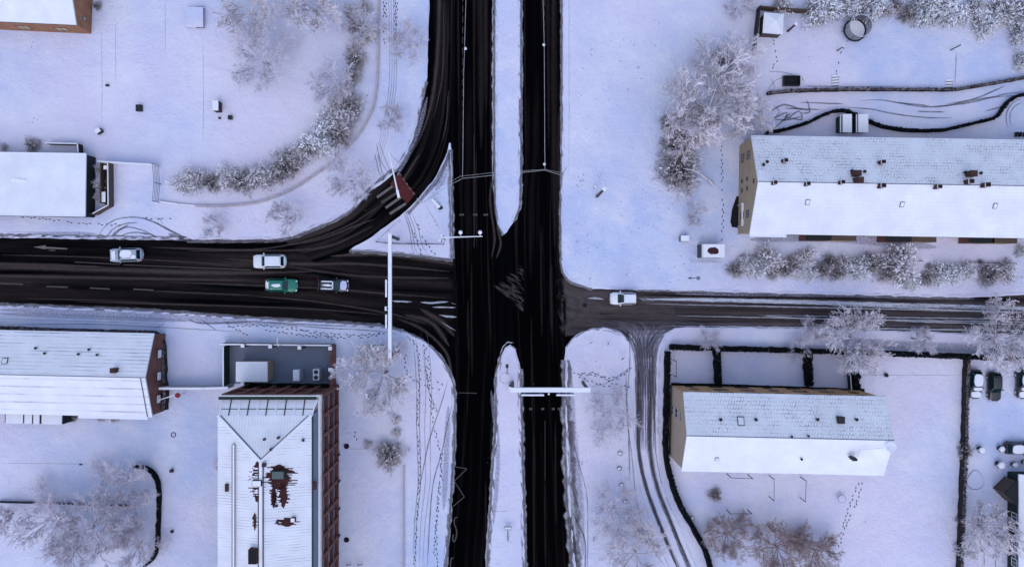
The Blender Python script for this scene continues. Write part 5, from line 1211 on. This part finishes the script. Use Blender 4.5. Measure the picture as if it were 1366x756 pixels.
# boulders row and other small things
for k, (x, y) in enumerate(((827,604), (826,624), (829,646), (834,668), (851,709), (923,690))):
    b = MB().ball((0,0,.14), (.32,.28,.26), jit=.15, n=9, m=5); o = b.build('boulder', M['dark'], origin=(0,0,0)); o.location = W(x,y,G)
    tag(o, ['topmost boulder','second boulder','third boulder','fourth boulder half under branches','lowest boulder'][k] + ' of the row beside the service lane' if k < 5 else 'snow capped boulder at the black hedge bend', 'boulder', 'boulders on the verge')
    MB().ball((-.02,.02,.30), (.26,.22,.13), jit=.12, n=9, m=4).build('snow_cap', M['snowcap'], o)
def chunk(px, py, sx, sy, h, label, name, cat, mat='dark', cap=True, rz=0.0, capoff=(0,0), capm='snowcap'):
    t = thing(name, label, cat, W(px,py,G), rz); MB().box((0,0,h/2), (sx,sy,h)).build('body', M[mat], t)
    if cap: MB().box((capoff[0],capoff[1],h+.05), (sx*(1-abs(capoff[0])*.6),sy,.1)).build('snow_cap', M[capm], t)
    return t
chunk(292.5,144,.75,1.3,1.3,'small white topped hut with dark side on the snowy field','field_hut','hut','chim')
chunk(134.5,176,.7,.55,.8,'tilted white box on the snowy field','field_box','box',rz=.6)
chunk(187,145,.75,.85,.5,'dark square block on the snowy field','field_block','box',cap=False); chunk(144,114.5,.4,.25,.3,'tiny dark block on the snowy field','field_block','box',cap=False)
chunk(308,157.5,.5,.5,.5,'dark round stool shape beside the field hut','field_stump','stump',cap=False); chunk(293.5,158,.25,.25,.3,'tiny stump right under the field hut','field_stump','stump',cap=False)
chunk(911.5,318.5,1.1,.75,1.0,'small white topped box beside the kiosk on the lawn','power_cabinet','cabinet','dark')
t = thing('kiosk', 'white kiosk with a brown melted patch on its roof', 'kiosk', W(945,335.5,G)); MB().box((0,0,1.1), (3.0,1.7,2.2)).build('body', M['dark'], t); MB().box((.08,0,2.26), (2.95,1.75,.14)).build('roof', M['roofsnow'], t)
rng = random.Random(3); MB().prism([((.05+rng.uniform(.75,1.0)*.85*math.cos(a)), rng.uniform(.75,1.0)*.55*math.sin(a)) for a in [i*2*PI/16 for i in range(16)]], 2.335, 2.345).build('melted_patch', M['rust'], t); MB().box((-1.35,0,2.3), (.2,1.76,.14)).build('ridge_strip', M['galv'], t)
fence('low_railing', [(921,346), (921.5,350), (953,350)], .3, 'thin ground rail below the kiosk', M['galv'], rails=1)
t = thing('picnic_canopy', 'flat white rectangular canopy sheet on the upper field', 'canopy', W(262,25,G)); MB().box((0,0,.5), (2.3,2.7,.1)).build('roof', M['snow'], t)
for a in (-1,1):
    for b_ in (-1,1): MB().box((a*1.05,b_*1.25,.22), (.08,.08,.46)).build('leg', M['dark'], t)
MB().bar((1.17,-1.2,.5), (1.17,1.2,.5), .05,.14).bar((.2,-1.37,.5), (1.1,-1.37,.5), .05,.14).bar((.2,1.37,.5), (1.1,1.37,.5), .05,.14).build('edge_strip', M['dark'], t)
rg = MB().tube([(.3*math.cos(2*PI*k/16), .3*math.sin(2*PI*k/16), .04) for k in range(17)], .05, 5, caps=False).build('drain_ring', M['dark']); rg.location = W(231.5,579.5,G); tag(rg, 'small dark ring on the snowy yard below the brick hall', 'drain cover')
chunk(230,627,.4,.35,.5,'small dark post box east of the curved hedge','yard_box','box',cap=False); chunk(230,708,.35,.3,.3,'tiny dark box beside the lower curved hedge','yard_box','box',cap=False); chunk(108,619,.4,.18,.1,'thin dark mark plate on the open yard','yard_plate','plate',cap=False)
t = thing('bench', 'pale bench beside the tall gantry foot', 'bench', W(505,462,G)); MB().box((0,0,.45), (1.7,.4,.08)).build('seat', M['snowcap'], t)
for a in (-.7,.7): MB().box((a,0,.2), (.08,.36,.42)).build('leg', M['dark'], t)
MB().bar((-.85,.24,.7), (.85,.24,.7), .05,.3).build('backrest', M['wood'], t)
for x, y, l in ((463,752,'curled dark bike stand at the bottom of the forecourt'), (478,752,'bent dark bike stand beside the curled one')):
    t = MB().tube([(0,0,0),(0,0,.5),(.25,.2,.75),(.5,.1,.5),(.5,0,0)], .05, 6).build('bike_stand', M['dark']); t.location = W(x,y,G); tag(t, l, 'bike stand', 'bike stands')
# clothes line frames below the beige house
def cframe(a, b, label):
    o = W(a[0],a[1],G); t = thing('washing_line_frame', label, 'clothes line', o, 0, 'clothes line frames'); q = W(b[0],b[1],G) - o
    for p in (Vector((0,0,0)), Vector((q.x,q.y,0))): MB().tube([p, p + Vector((0,0,2.0))], .06, 6).build('post', M['dark'], t)
    MB().tube([(0,0,2.0), (q.x,q.y,2.0)], .035, 6).build('line', M['dark'], t)
cframe((970,632), (998,633), 'upper thin clothes frame below the beige house'); cframe((969,679), (997,679), 'lower thin clothes frame near the brown bush')
cframe((1026,634), (1026,662), 'first upright clothes frame below the dish end'); cframe((1068,636), (1067,663), 'second upright clothes frame below the dish end')
cframe((898,480), (898,500), 'small clothes frame in the first hedged lawn')
t = thing('garden_table', 'round snow covered garden table below the satellite dish', 'table', W(1120,663,G)); MB().tube([(0,0,.7),(0,0,.76)], .5, 12).build('tabletop', M['snow'], t); MB().tube([(0,0,0),(0,0,.7)], .06, 6).build('leg', M['dark'], t); MB().tube([(.5*math.cos(2*PI*k/12),.5*math.sin(2*PI*k/12),.74) for k in range(13)], .03, 4, caps=False).build('rim', M['dark'], t)
for k, (x, y, r_, l) in enumerate(((1305,598,.55,'larger snow topped bush ball near the grey hedge'), (1332,597,.5,'snow topped bush ball beside the snowy car'), (1330,618,.6,'twiggy snow topped bush ball below the snowy car'), (1350,618,.45,'smooth snow topped bush ball by the green house'), (1364,615,.4,'small snow topped bush ball at the photo edge'), (1340,638,.35,'tiny dark bush ball with snow at the green house'), (1144,502,.4,'dark urn under the large street tree'), (1181,500,.35,'dark pot beside the thin bench by the street tree'))):
    o = thing('topiary_bush' if k < 6 else 'plant_pot', l, 'bush' if k < 6 else 'pot', W(x,y,G), 0, 'snow topped balls' if k < 6 else None)
    MB().ball((0,0,r_*.9), (r_*.8,r_*.8,r_), jit=.12, n=10, m=6).build('foliage' if k < 6 else 'pot_body', M['evergreen'] if k < 6 else M['dark'], o)
    if k < 6: MB().ball((0,0,r_*1.7), (r_*.75,r_*.75,r_*.28), jit=.06, n=12, m=5).build('snow_cap', M['snowcap'], o)
    else: MB().ball((.05,0,r_*1.8), (r_*.3,r_*.3,.05)).build('soil', M['black'], o)
for x, w_, lab in ((1122,1.2,'first snow capped shelter behind the long house'), (1143,1.3,'second snow capped shelter behind the long house')):
    t = thing('bin_shelter', lab, 'shelter', W(x,167,G), 0, 'shelters behind the long house'); MB().box((0,-.1,.8), (w_+.3,2.0,1.4)).build('body', M['greenwall'], t); MB().box((.1,-.1,1.66), (w_,2.4,.12)).build('roof', M['snowcap'], t); MB().box((-.75,-.1,1.62), (.16,2.4,.06)).build('rail', M['galv'], t)
for k, x in enumerate((1354,1359,1365)):
    tag(MB().box((0,0,.3), (.16,.6,.6)).build('entry_post', M['dark']), ['first','second','third'][k] + ' dark bar of the round entry court', 'post', 'bars of the entry court').location = W(x,180,G)

# ------------------------------------------------------------------ gantries, signals, lamps, cables
def gantry(A_, B_, h, w, label, signs, feet):
    a = W(*A_, h); b = W(*B_, h); o = Vector((a.x, a.y, G)); t = thing('sign_gantry', label, 'gantry', o, 0); a -= o; b -= o; a.z = b.z = h - G
    d = (b-a).normalized(); n = Vector((-d.y, d.x, 0))
    MB().bar(a, b, w, .5).build('beam', M['galv'], t); MB().bar(a + Vector((0,0,.29)) - d*.02, b + Vector((0,0,.29)) + d*.02, w+.03, .08).build('snow_cap', M['snowcap'], t)
    for q, s in ((a, 1), (b, -1)):
        p = q + d*s*.25; MB().tube([(p.x,p.y,0), (p.x,p.y,h-.4)], .22, 10).build('leg', M['dark'], t)
    ln = (b-a).length
    for (t0, t1, side, drop, m) in signs:
        p0 = a.lerp(b, t0) + n*side; p1 = a.lerp(b, t1) + n*side
        c0 = Vector((0,0,-drop/2+.35)); o_ = MB().bar(p0 + c0, p1 + c0, .10, drop).build('sign_panel', M[m], t)
        MB().bar(p0 + Vector((0,0,.38)), p1 + Vector((0,0,.38)), .20, .06).build('snow_cap', M['snowcap'], o_)
        br = MB()
        for u in (.15,.85): pp = p0.lerp(p1, u); br.bar(pp + Vector((0,0,.1)), pp - n*side + Vector((0,0,.1)), .08,.08)
        br.build('bracket', M['galv'], t)
    return t
gantry((520.5,312), (520.5,477), 7.0, .40, 'tall pale gantry bar spanning the slushy road beside the cars', [(.37,.51,-.45,1.6,'blue'), (.585,.62,-.5,.9,'dark'), (.65,.76,-.45,1.6,'blue')], None)
gantry((681,519.5), (787,519.5), 7.2, .54, 'pale gantry bar spanning the lower dark carriageway', [(.135,.42,-.62,1.6,'blue'), (.575,.80,-.62,1.6,'blue'), (.47,.49,-.5,.6,'snowcap')], None)
def signal_mast():
    o = W(593.5,320,G); t = thing('traffic_signal', 'white traffic signal mast with long arm over the carriageway', 'traffic light', o)
    top = W(589,317,5.6) - o; MB().tube([(0,0,0), (0,0,5.5)], [.11,.08], 8).build('pole', M['galv'], t)
    e = W(643.5,315.2,5.6) - o; e.z = 5.5; MB().tube([(0,0,5.5), e], [.09,.06], 8).build('mast_arm', M['rime'], t)
    for px in (614.5,640.5):
        q = W(px,315.2,5.6) - o; h_ = MB().box((q.x, q.y+.45, 5.1), (.36,.3,1.0)).build('signal_head', M['dark'], t)
        MB().ball((q.x, q.y+.48, 5.68), (.27,.27,.14), n=10, m=5).build('snow_cap', M['snowcap'], h_); MB().bar((q.x,q.y,5.5), (q.x,q.y+.35,5.5), .07,.07).build('bracket', M['galv'], h_)
        for k in range(3): MB().tube([(q.x, q.y+.60, 4.8+.3*k), (q.x, q.y+.70, 4.8+.3*k)], .10, 10).build('lens', M['dark'], h_)
    for dx, dy in ((-.1,.35), (-.35,-.3)):
        h_ = MB().box((dx,dy,2.9), (.3,.28,.95)).build('signal_head', M['dark'], t); MB().box((dx,dy,3.42), (.3,.28,.1)).build('snow_cap', M['snowcap'], h_)
signal_mast()
fence('guard_rail', [(503,323), (545,325.5), (592,326)], .8, 'dark pedestrian railing across the foot of the triangular island', M['dark'], rails=2, step=2.2)
fence('guard_rail', [(503,322), (533,296)], .7, 'thin pedestrian railing along the slip lane side of the island', M['galv'], rails=1, step=2.2, w=.03)
def street_lamp():
    o = W(533,219,G); t = thing('street_lamp', 'slender pale street lamp reaching over the slip lane crossing', 'street lamp', o)
    top = W(520.5,203,9) - o; MB().tube([(0,0,0), (0,0,8.9)], [.09,.05], 8).build('pole', M['rime'], t)
    e = W(530.5,255,8.6) - o; e.z = 8.7; MB().tube([(0,0,8.9), e], [.06,.10], 8).build('arm', M['rime'], t)
    d = (e - Vector((0,0,8.9))).normalized(); MB().bar(e - d*.1, e + d*.85, .30,.16).build('lamp_head', M['snowcap'], t)
street_lamp()
t = thing('information_column', 'tilted white cylinder lying on the triangular island', 'column', W(586,276,G)); o_ = W(586,276,G)
a = W(576,265,1.1) - o_; MB().tube([(0,0,.15), (a.x,a.y,1.0)], [.26,.15], 12).build('body', M['snowcap'], t); MB().ball((.12,-.1,.12), (.36,.32,.14), jit=.1).build('base', M['dark'], t)
def cable(pts, sag, r, label, mat='cable', group=None, name='overhead_cable'):
    mb = MB(); P = [W(*p[:2], p[2]) for p in pts]; out = []
    for i in range(len(P)-1):
        for k in range(8):
            u = k/8; q = P[i].lerp(P[i+1], u); q.z -= sag*4*u*(1-u); out.append(q)
    out.append(P[-1]); mb.tube(out, r, 5); return tag(mb.build(name, M[mat], origin=P[0]), label, 'cable', group)
cg = 'overhead lamp cables'
cable([(621,-200,9), (621.5,0,9), (618.5,100,8.6), (618,160,8.6), (617,237,8.6)], .12, .022, 'long rimed cable along the carriageway beside the slip lane', group=cg)
cable([(724.5,-200,9), (724.5,0,9), (726,60,8.6), (726.5,140,8.6), (727,226,8.6)], .12, .022, 'long rimed cable along the carriageway beside the wide lawn', group=cg)
cable([(595,249,9), (617,238,8.6), (660,233.5,8.4), (727,227,8.6), (747,233,9)], .1, .02, 'thin cross cable spanning both carriageways', group=cg)
cable([(595,246,8.8), (614,235,8.3), (660,230,8.1), (727,226,8.3), (747,230,8.8)], .1, .014, 'thinner cross cable just above the first one', group=cg)
cable([(565,270,5.5), (595,249,9)], .0, .02, 'dark guy cable running down onto the triangular island', mat='dark', group=cg)
for x, y, l in ((621,65,'small white lamp hanging over the carriageway beside the slip lane'), (725.5,60,'small white lamp hanging over the carriageway beside the lawn'), (726.3,219,'small white lamp hanging at the cable crossing')):
    p = W(x,y,8.4); t = thing('hanging_lamp', l, 'lamp', p, 0, 'hanging street lamps'); MB().ball((0,0,-.02), (.17,.19,.12), n=10, m=5).build('lamp_body', M['snowcap'], t); MB().tube([(0,0,.08),(0,0,.25)], .03, 6).build('hanger', M['galv'], t)
for x, y in ((563,271), (750,235)):
    post(x, y, 9.0 if x > 700 else 5.4, 'slim pole at the lawn end of the cross cable' if x > 700 else 'slim pole on the triangular island ending the cross cable', .07, 'cable_pole', 'galv', cat='pole', group='cable poles', cap=False)

# ------------------------------------------------------------------ cars
def rring(x0, x1, hw, c, z, front=0.0):
    pts = []; n = 5
    for (cx_, cy_, a0) in ((x1-c, hw-c, 0), (x0+c, hw-c, PI/2), (x0+c, -hw+c, PI), (x1-c, -hw+c, 1.5*PI)):
        for k in range(n+1):
            a = a0 + PI/2*k/n; x = cx_ + c*math.cos(a); y = cy_ + c*math.sin(a)*1.0; pts.append((x, y, z + front*max(0, (x - (x0+x1)/2))))
    return pts
def car(name, label, px, py, ang, L_, Wd, paint, snow='none', kind='hatch', hgt=1.48, snowm='snowcap'):
    o = W(px, py, .6); o.z = .03 if py < 440 else G; t = thing(name, label, 'van' if kind == 'van' else 'car', o, ang, 'cars on the slushy road' if 320 < py < 400 and px < 500 else None)
    h = L_/2; w = Wd/2; b = MB(); pm_ = carpaint('paint_' + label.split()[0], paint)
    slope = -.055
    belt = .88 if kind != 'van' else 1.0
    rings = [rring(-h+.06, h-.08, w-.05, .45, .24), rring(-h, h, w, .5, .42), rring(-h, h, w, .52, .62), rring(-h+.04, h-.05, w-.03, .52, belt-.1, slope), rring(-h+.12, h-.18, w-.12, .5, belt, slope)]
    n = len(rings[0]); vs = [p for r_ in rings for p in r_]
    fs = [(i*n+k, i*n+(k+1)%n, (i+1)*n+(k+1)%n, (i+1)*n+k) for i in range(len(rings)-1) for k in range(n)] + [tuple(range(n))[::-1], tuple(range((len(rings)-1)*n, len(rings)*n))]
    b.add(vs, fs)
    if kind == 'van': cb0, cb1, ct0, ct1 = -h+.06, h-.95, -h+.14, h-1.75
    elif kind == 'estate': cb0, cb1, ct0, ct1 = -h+.18, h-1.15, -h+.55, h-1.75
    else: cb0, cb1, ct0, ct1 = -h+.22, h-1.05, -h+.68, h-1.72
    wb_, wt_ = w-.10, w-.26
    r0 = rring(cb0, cb1, wb_, .16, belt-.02, slope*.3); r1 = rring(ct0, ct1, wt_, .14, hgt-.06); r2 = rring(ct0+.12, ct1-.12, wt_-.1, .12, hgt)
    vs = r0 + r1 + r2; fs = [(i*n+k, i*n+(k+1)%n, (i+1)*n+(k+1)%n, (i+1)*n+k) for i in range(2) for k in range(n)] + [tuple(range(2*n, 3*n))]
    b.add(vs, fs); b.build('body', pm_, t, smooth=True)
    def pane(nm, q, off, mat='carglass'):
        c = sum((Vector(p) for p in q), Vector())/4; nn = (Vector(q[1])-Vector(q[0])).cross(Vector(q[3])-Vector(q[0])).normalized()
        if nn.z < 0: nn = -nn
        m_ = MB(); vs_ = [Vector(p) + nn*off for p in q] + [Vector(p) - nn*.04 for p in q]; m_.add(vs_, [(0,1,2,3), (4,7,6,5), (0,1,5,4), (1,2,6,5), (2,3,7,6), (3,0,4,7)]); m_.build(nm, M[mat], t)
    zb = belt; zt = hgt - .08
    pane('windscreen', [(cb1-.05, -wb_+.14, zb+.0), (cb1-.05, wb_-.14, zb+.0), (ct1+.04, wt_-.07, zt), (ct1+.04, -wt_+.07, zt)], .025)
    if kind != 'van': pane('rear_window', [(cb0+.07, -wb_+.16, zb+.06), (cb0+.07, wb_-.16, zb+.06), (ct0-.05, wt_-.1, zt), (ct0-.05, -wt_+.1, zt)], .025)
    for s_ in (-1, 1):
        q = [(cb0+.35, s_*(wb_), zb+.05), (cb1-.45, s_*(wb_), zb+.05), (ct1-.08, s_*(wt_+.01), zt-.02), (ct0+.12, s_*(wt_+.01), zt-.02)]
        pane('side_window', q if s_ > 0 else q[::-1], .02)
        MB().box((cb1-.35, s_*(w+.08), belt+.06), (.14,.2,.13)).build('mirror', pm_, t)
        MB().ball((h-.14, s_*(w-.28), .62), (.16,.18,.09), n=8, m=4).build('headlight', M['lampglass'], t)
        MB().box((-h+.05, s_*(w-.2), .75), (.08,.22,.14)).build('tail_light', M['red'], t)
        for x in (-h+.8, h-.82):
            wh = MB().tube([(x, s_*(w-.2), .31), (x, s_*(w+.01), .31)], .31, 14).build('wheel', M['rubber'], t); MB().tube([(x, s_*(w+.0), .31), (x, s_*(w+.02), .31)], .19, 12).build('rim', M['galv'], wh)
    for sx in (-1, 1): MB().box((sx*(h+.005), 0, .45), (.03, .5, .12)).build('number_plate', M['white'], t)
    MB().box((h-.02, 0, .36), (.10, w*1.3, .16)).build('grille', M['dark'], t)
    rg_ = random.Random(len(label))
    def sn(x, y, rx_, ry_, z, jag=.15, m=None):
        k_ = 18; P = [(x + rx_*(1+rg_.uniform(-jag,jag))*math.copysign(abs(math.cos(a))**.6, math.cos(a)), y + ry_*(1+rg_.uniform(-jag,jag))*math.copysign(abs(math.sin(a))**.6, math.sin(a))) for a in [i*2*PI/k_ for i in range(k_)]]
        MB().prism(P, z-.12, z+.05).build('snow_cover', M[m or snowm], t)
    if snow == 'roof': sn((ct0+ct1)/2, 0, (ct1-ct0)/2-.05, wt_-.02, hgt, .04)
    if snow == 'melting':
        sn((ct0+ct1)/2+.25, -.1, .8, .48, hgt, .12); sn(ct0+.35, .28, .35, .22, hgt, .25); sn(h-.55, 0, .28, .6, belt-.07, .2)
    if snow == 'green': sn(-h+.95, -.05, .55, .50, hgt-.06, .12); sn(-h+.35, 0, .26, .62, belt+.02, .12); sn((ct0+ct1)/2+.15, -.02, .55, .20, hgt, .25)
    if snow == 'rails':
        for s_ in (-1,1): sn((ct0+ct1)/2, s_*(wt_-.12), (ct1-ct0)/2-.05, .07, hgt, .1)
        sn(h-.62, 0, .42, .62, belt-.08, .12, 'snow'); sn((ct0+ct1)/2, 0, .6, .13, hgt, .4); sn(ct1-.15, 0, .08, .5, hgt, .1)
    if snow == 'all': sn((ct0+ct1)/2, 0, (ct1-ct0)/2, wt_, hgt, .05); sn(h-.6, 0, .42, .62, belt-.06, .08); sn((cb1+ct1)/2, 0, .3, wt_, (belt+hgt)/2+.08, .08)
    return t
car('parked_car', 'silver hatchback with a patchy snow roof in the lane above', 169, 340, PI + .03, 4.35, 1.80, (.35,.38,.45), 'melting', 'estate')
car('estate_car', 'white estate car driving next to the green car', 360, 348.5, PI + .01, 4.35, 1.82, (.72,.73,.78), 'roof', 'estate', snowm='roofsnow')
car('taxi', 'green car with white snow on its tail and roof', 375.5, 380.5, -.03, 4.2, 1.75, (.0,.17,.11), 'green', 'estate')
car('estate_car', 'dark estate car with snow on bonnet and roof rails', 444.5, 380.5, -.03, 4.05, 1.72, (.012,.018,.028), 'rails', 'estate')
car('delivery_van', 'small white van driving in the side street', 831, 398, PI, 3.45, 1.65, (.72,.73,.78), 'roof', 'van', 1.75, snowm='roofsnow')
for x, y, a, l, pc, sn_ in ((1300,512,-PI/2,'dark teal car buried in snow beside the grey hedge',(.01,.04,.05),'all'), (1326,515,-PI/2,'dark brown parked car under overhanging branches',(.012,.011,.012),'none'), (1364,512,-PI/2,'parked car half outside the photo edge under snow',(.02,.02,.03),'all'), (1359,597,0,'snow covered car parked above the green timber house',(.015,.02,.03),'all')):
    car('parked_car', l, x, y, a, 3.9, 1.65, pc, sn_, 'estate', 1.45, snowm='snowcap')['group'] = 'cars in the corner yard'

# ------------------------------------------------------------------ light, sky, camera
sc = bpy.context.scene
w = bpy.data.worlds.new('World'); sc.world = w; w.use_nodes = True; nt = w.node_tree; bg = nt.nodes['Background']
sky = nt.nodes.new('ShaderNodeTexSky'); sky.sky_type = 'NISHITA'; sky.sun_disc = False
SE, SR = math.radians(60), math.radians(190)
sky.sun_elevation = SE; sky.sun_rotation = SR; sky.air_density = 1.0; sky.dust_density = 1.5; sky.ozone_density = 1.6
nt.links.new(sky.outputs[0], bg.inputs['Color']); bg.inputs['Strength'].default_value = 0.15
sl = bpy.data.lights.new('sun', 'SUN'); sl.energy = 0.5; sl.angle = math.radians(115); sl.color = (1.0, 0.93, 0.95)
so = bpy.data.objects.new('sun', sl); C.objects.link(so)
# the sun stands to the lower side of the photo (south) at this height
dvec = Vector((math.sin(SR)*math.cos(SE), math.cos(SR)*math.cos(SE), math.sin(SE)))
so.rotation_euler = dvec.to_track_quat('Z', 'Y').to_euler(); so.location = (0, -60, 80)
cam = bpy.data.cameras.new('camera'); co = bpy.data.objects.new('camera', cam); C.objects.link(co)
co.location = (0, 0, H); co.rotation_euler = (0, 0, 0); cam.sensor_width = 36; cam.lens = 36 * H / 136.6; cam.clip_end = 5000; cam.clip_start = 1
sc.camera = co
vs_ = sc.view_settings; vs_.view_transform = 'Standard'; vs_.look = 'None'; vs_.gamma = 1; vs_.exposure = 0.56; vs_.use_curve_mapping = False
sc.render.engine = 'CYCLES'; sc.cycles.max_bounces = 6; sc.cycles.diffuse_bounces = 3; sc.cycles.transparent_max_bounces = 40; sc.cycles.use_denoising = True
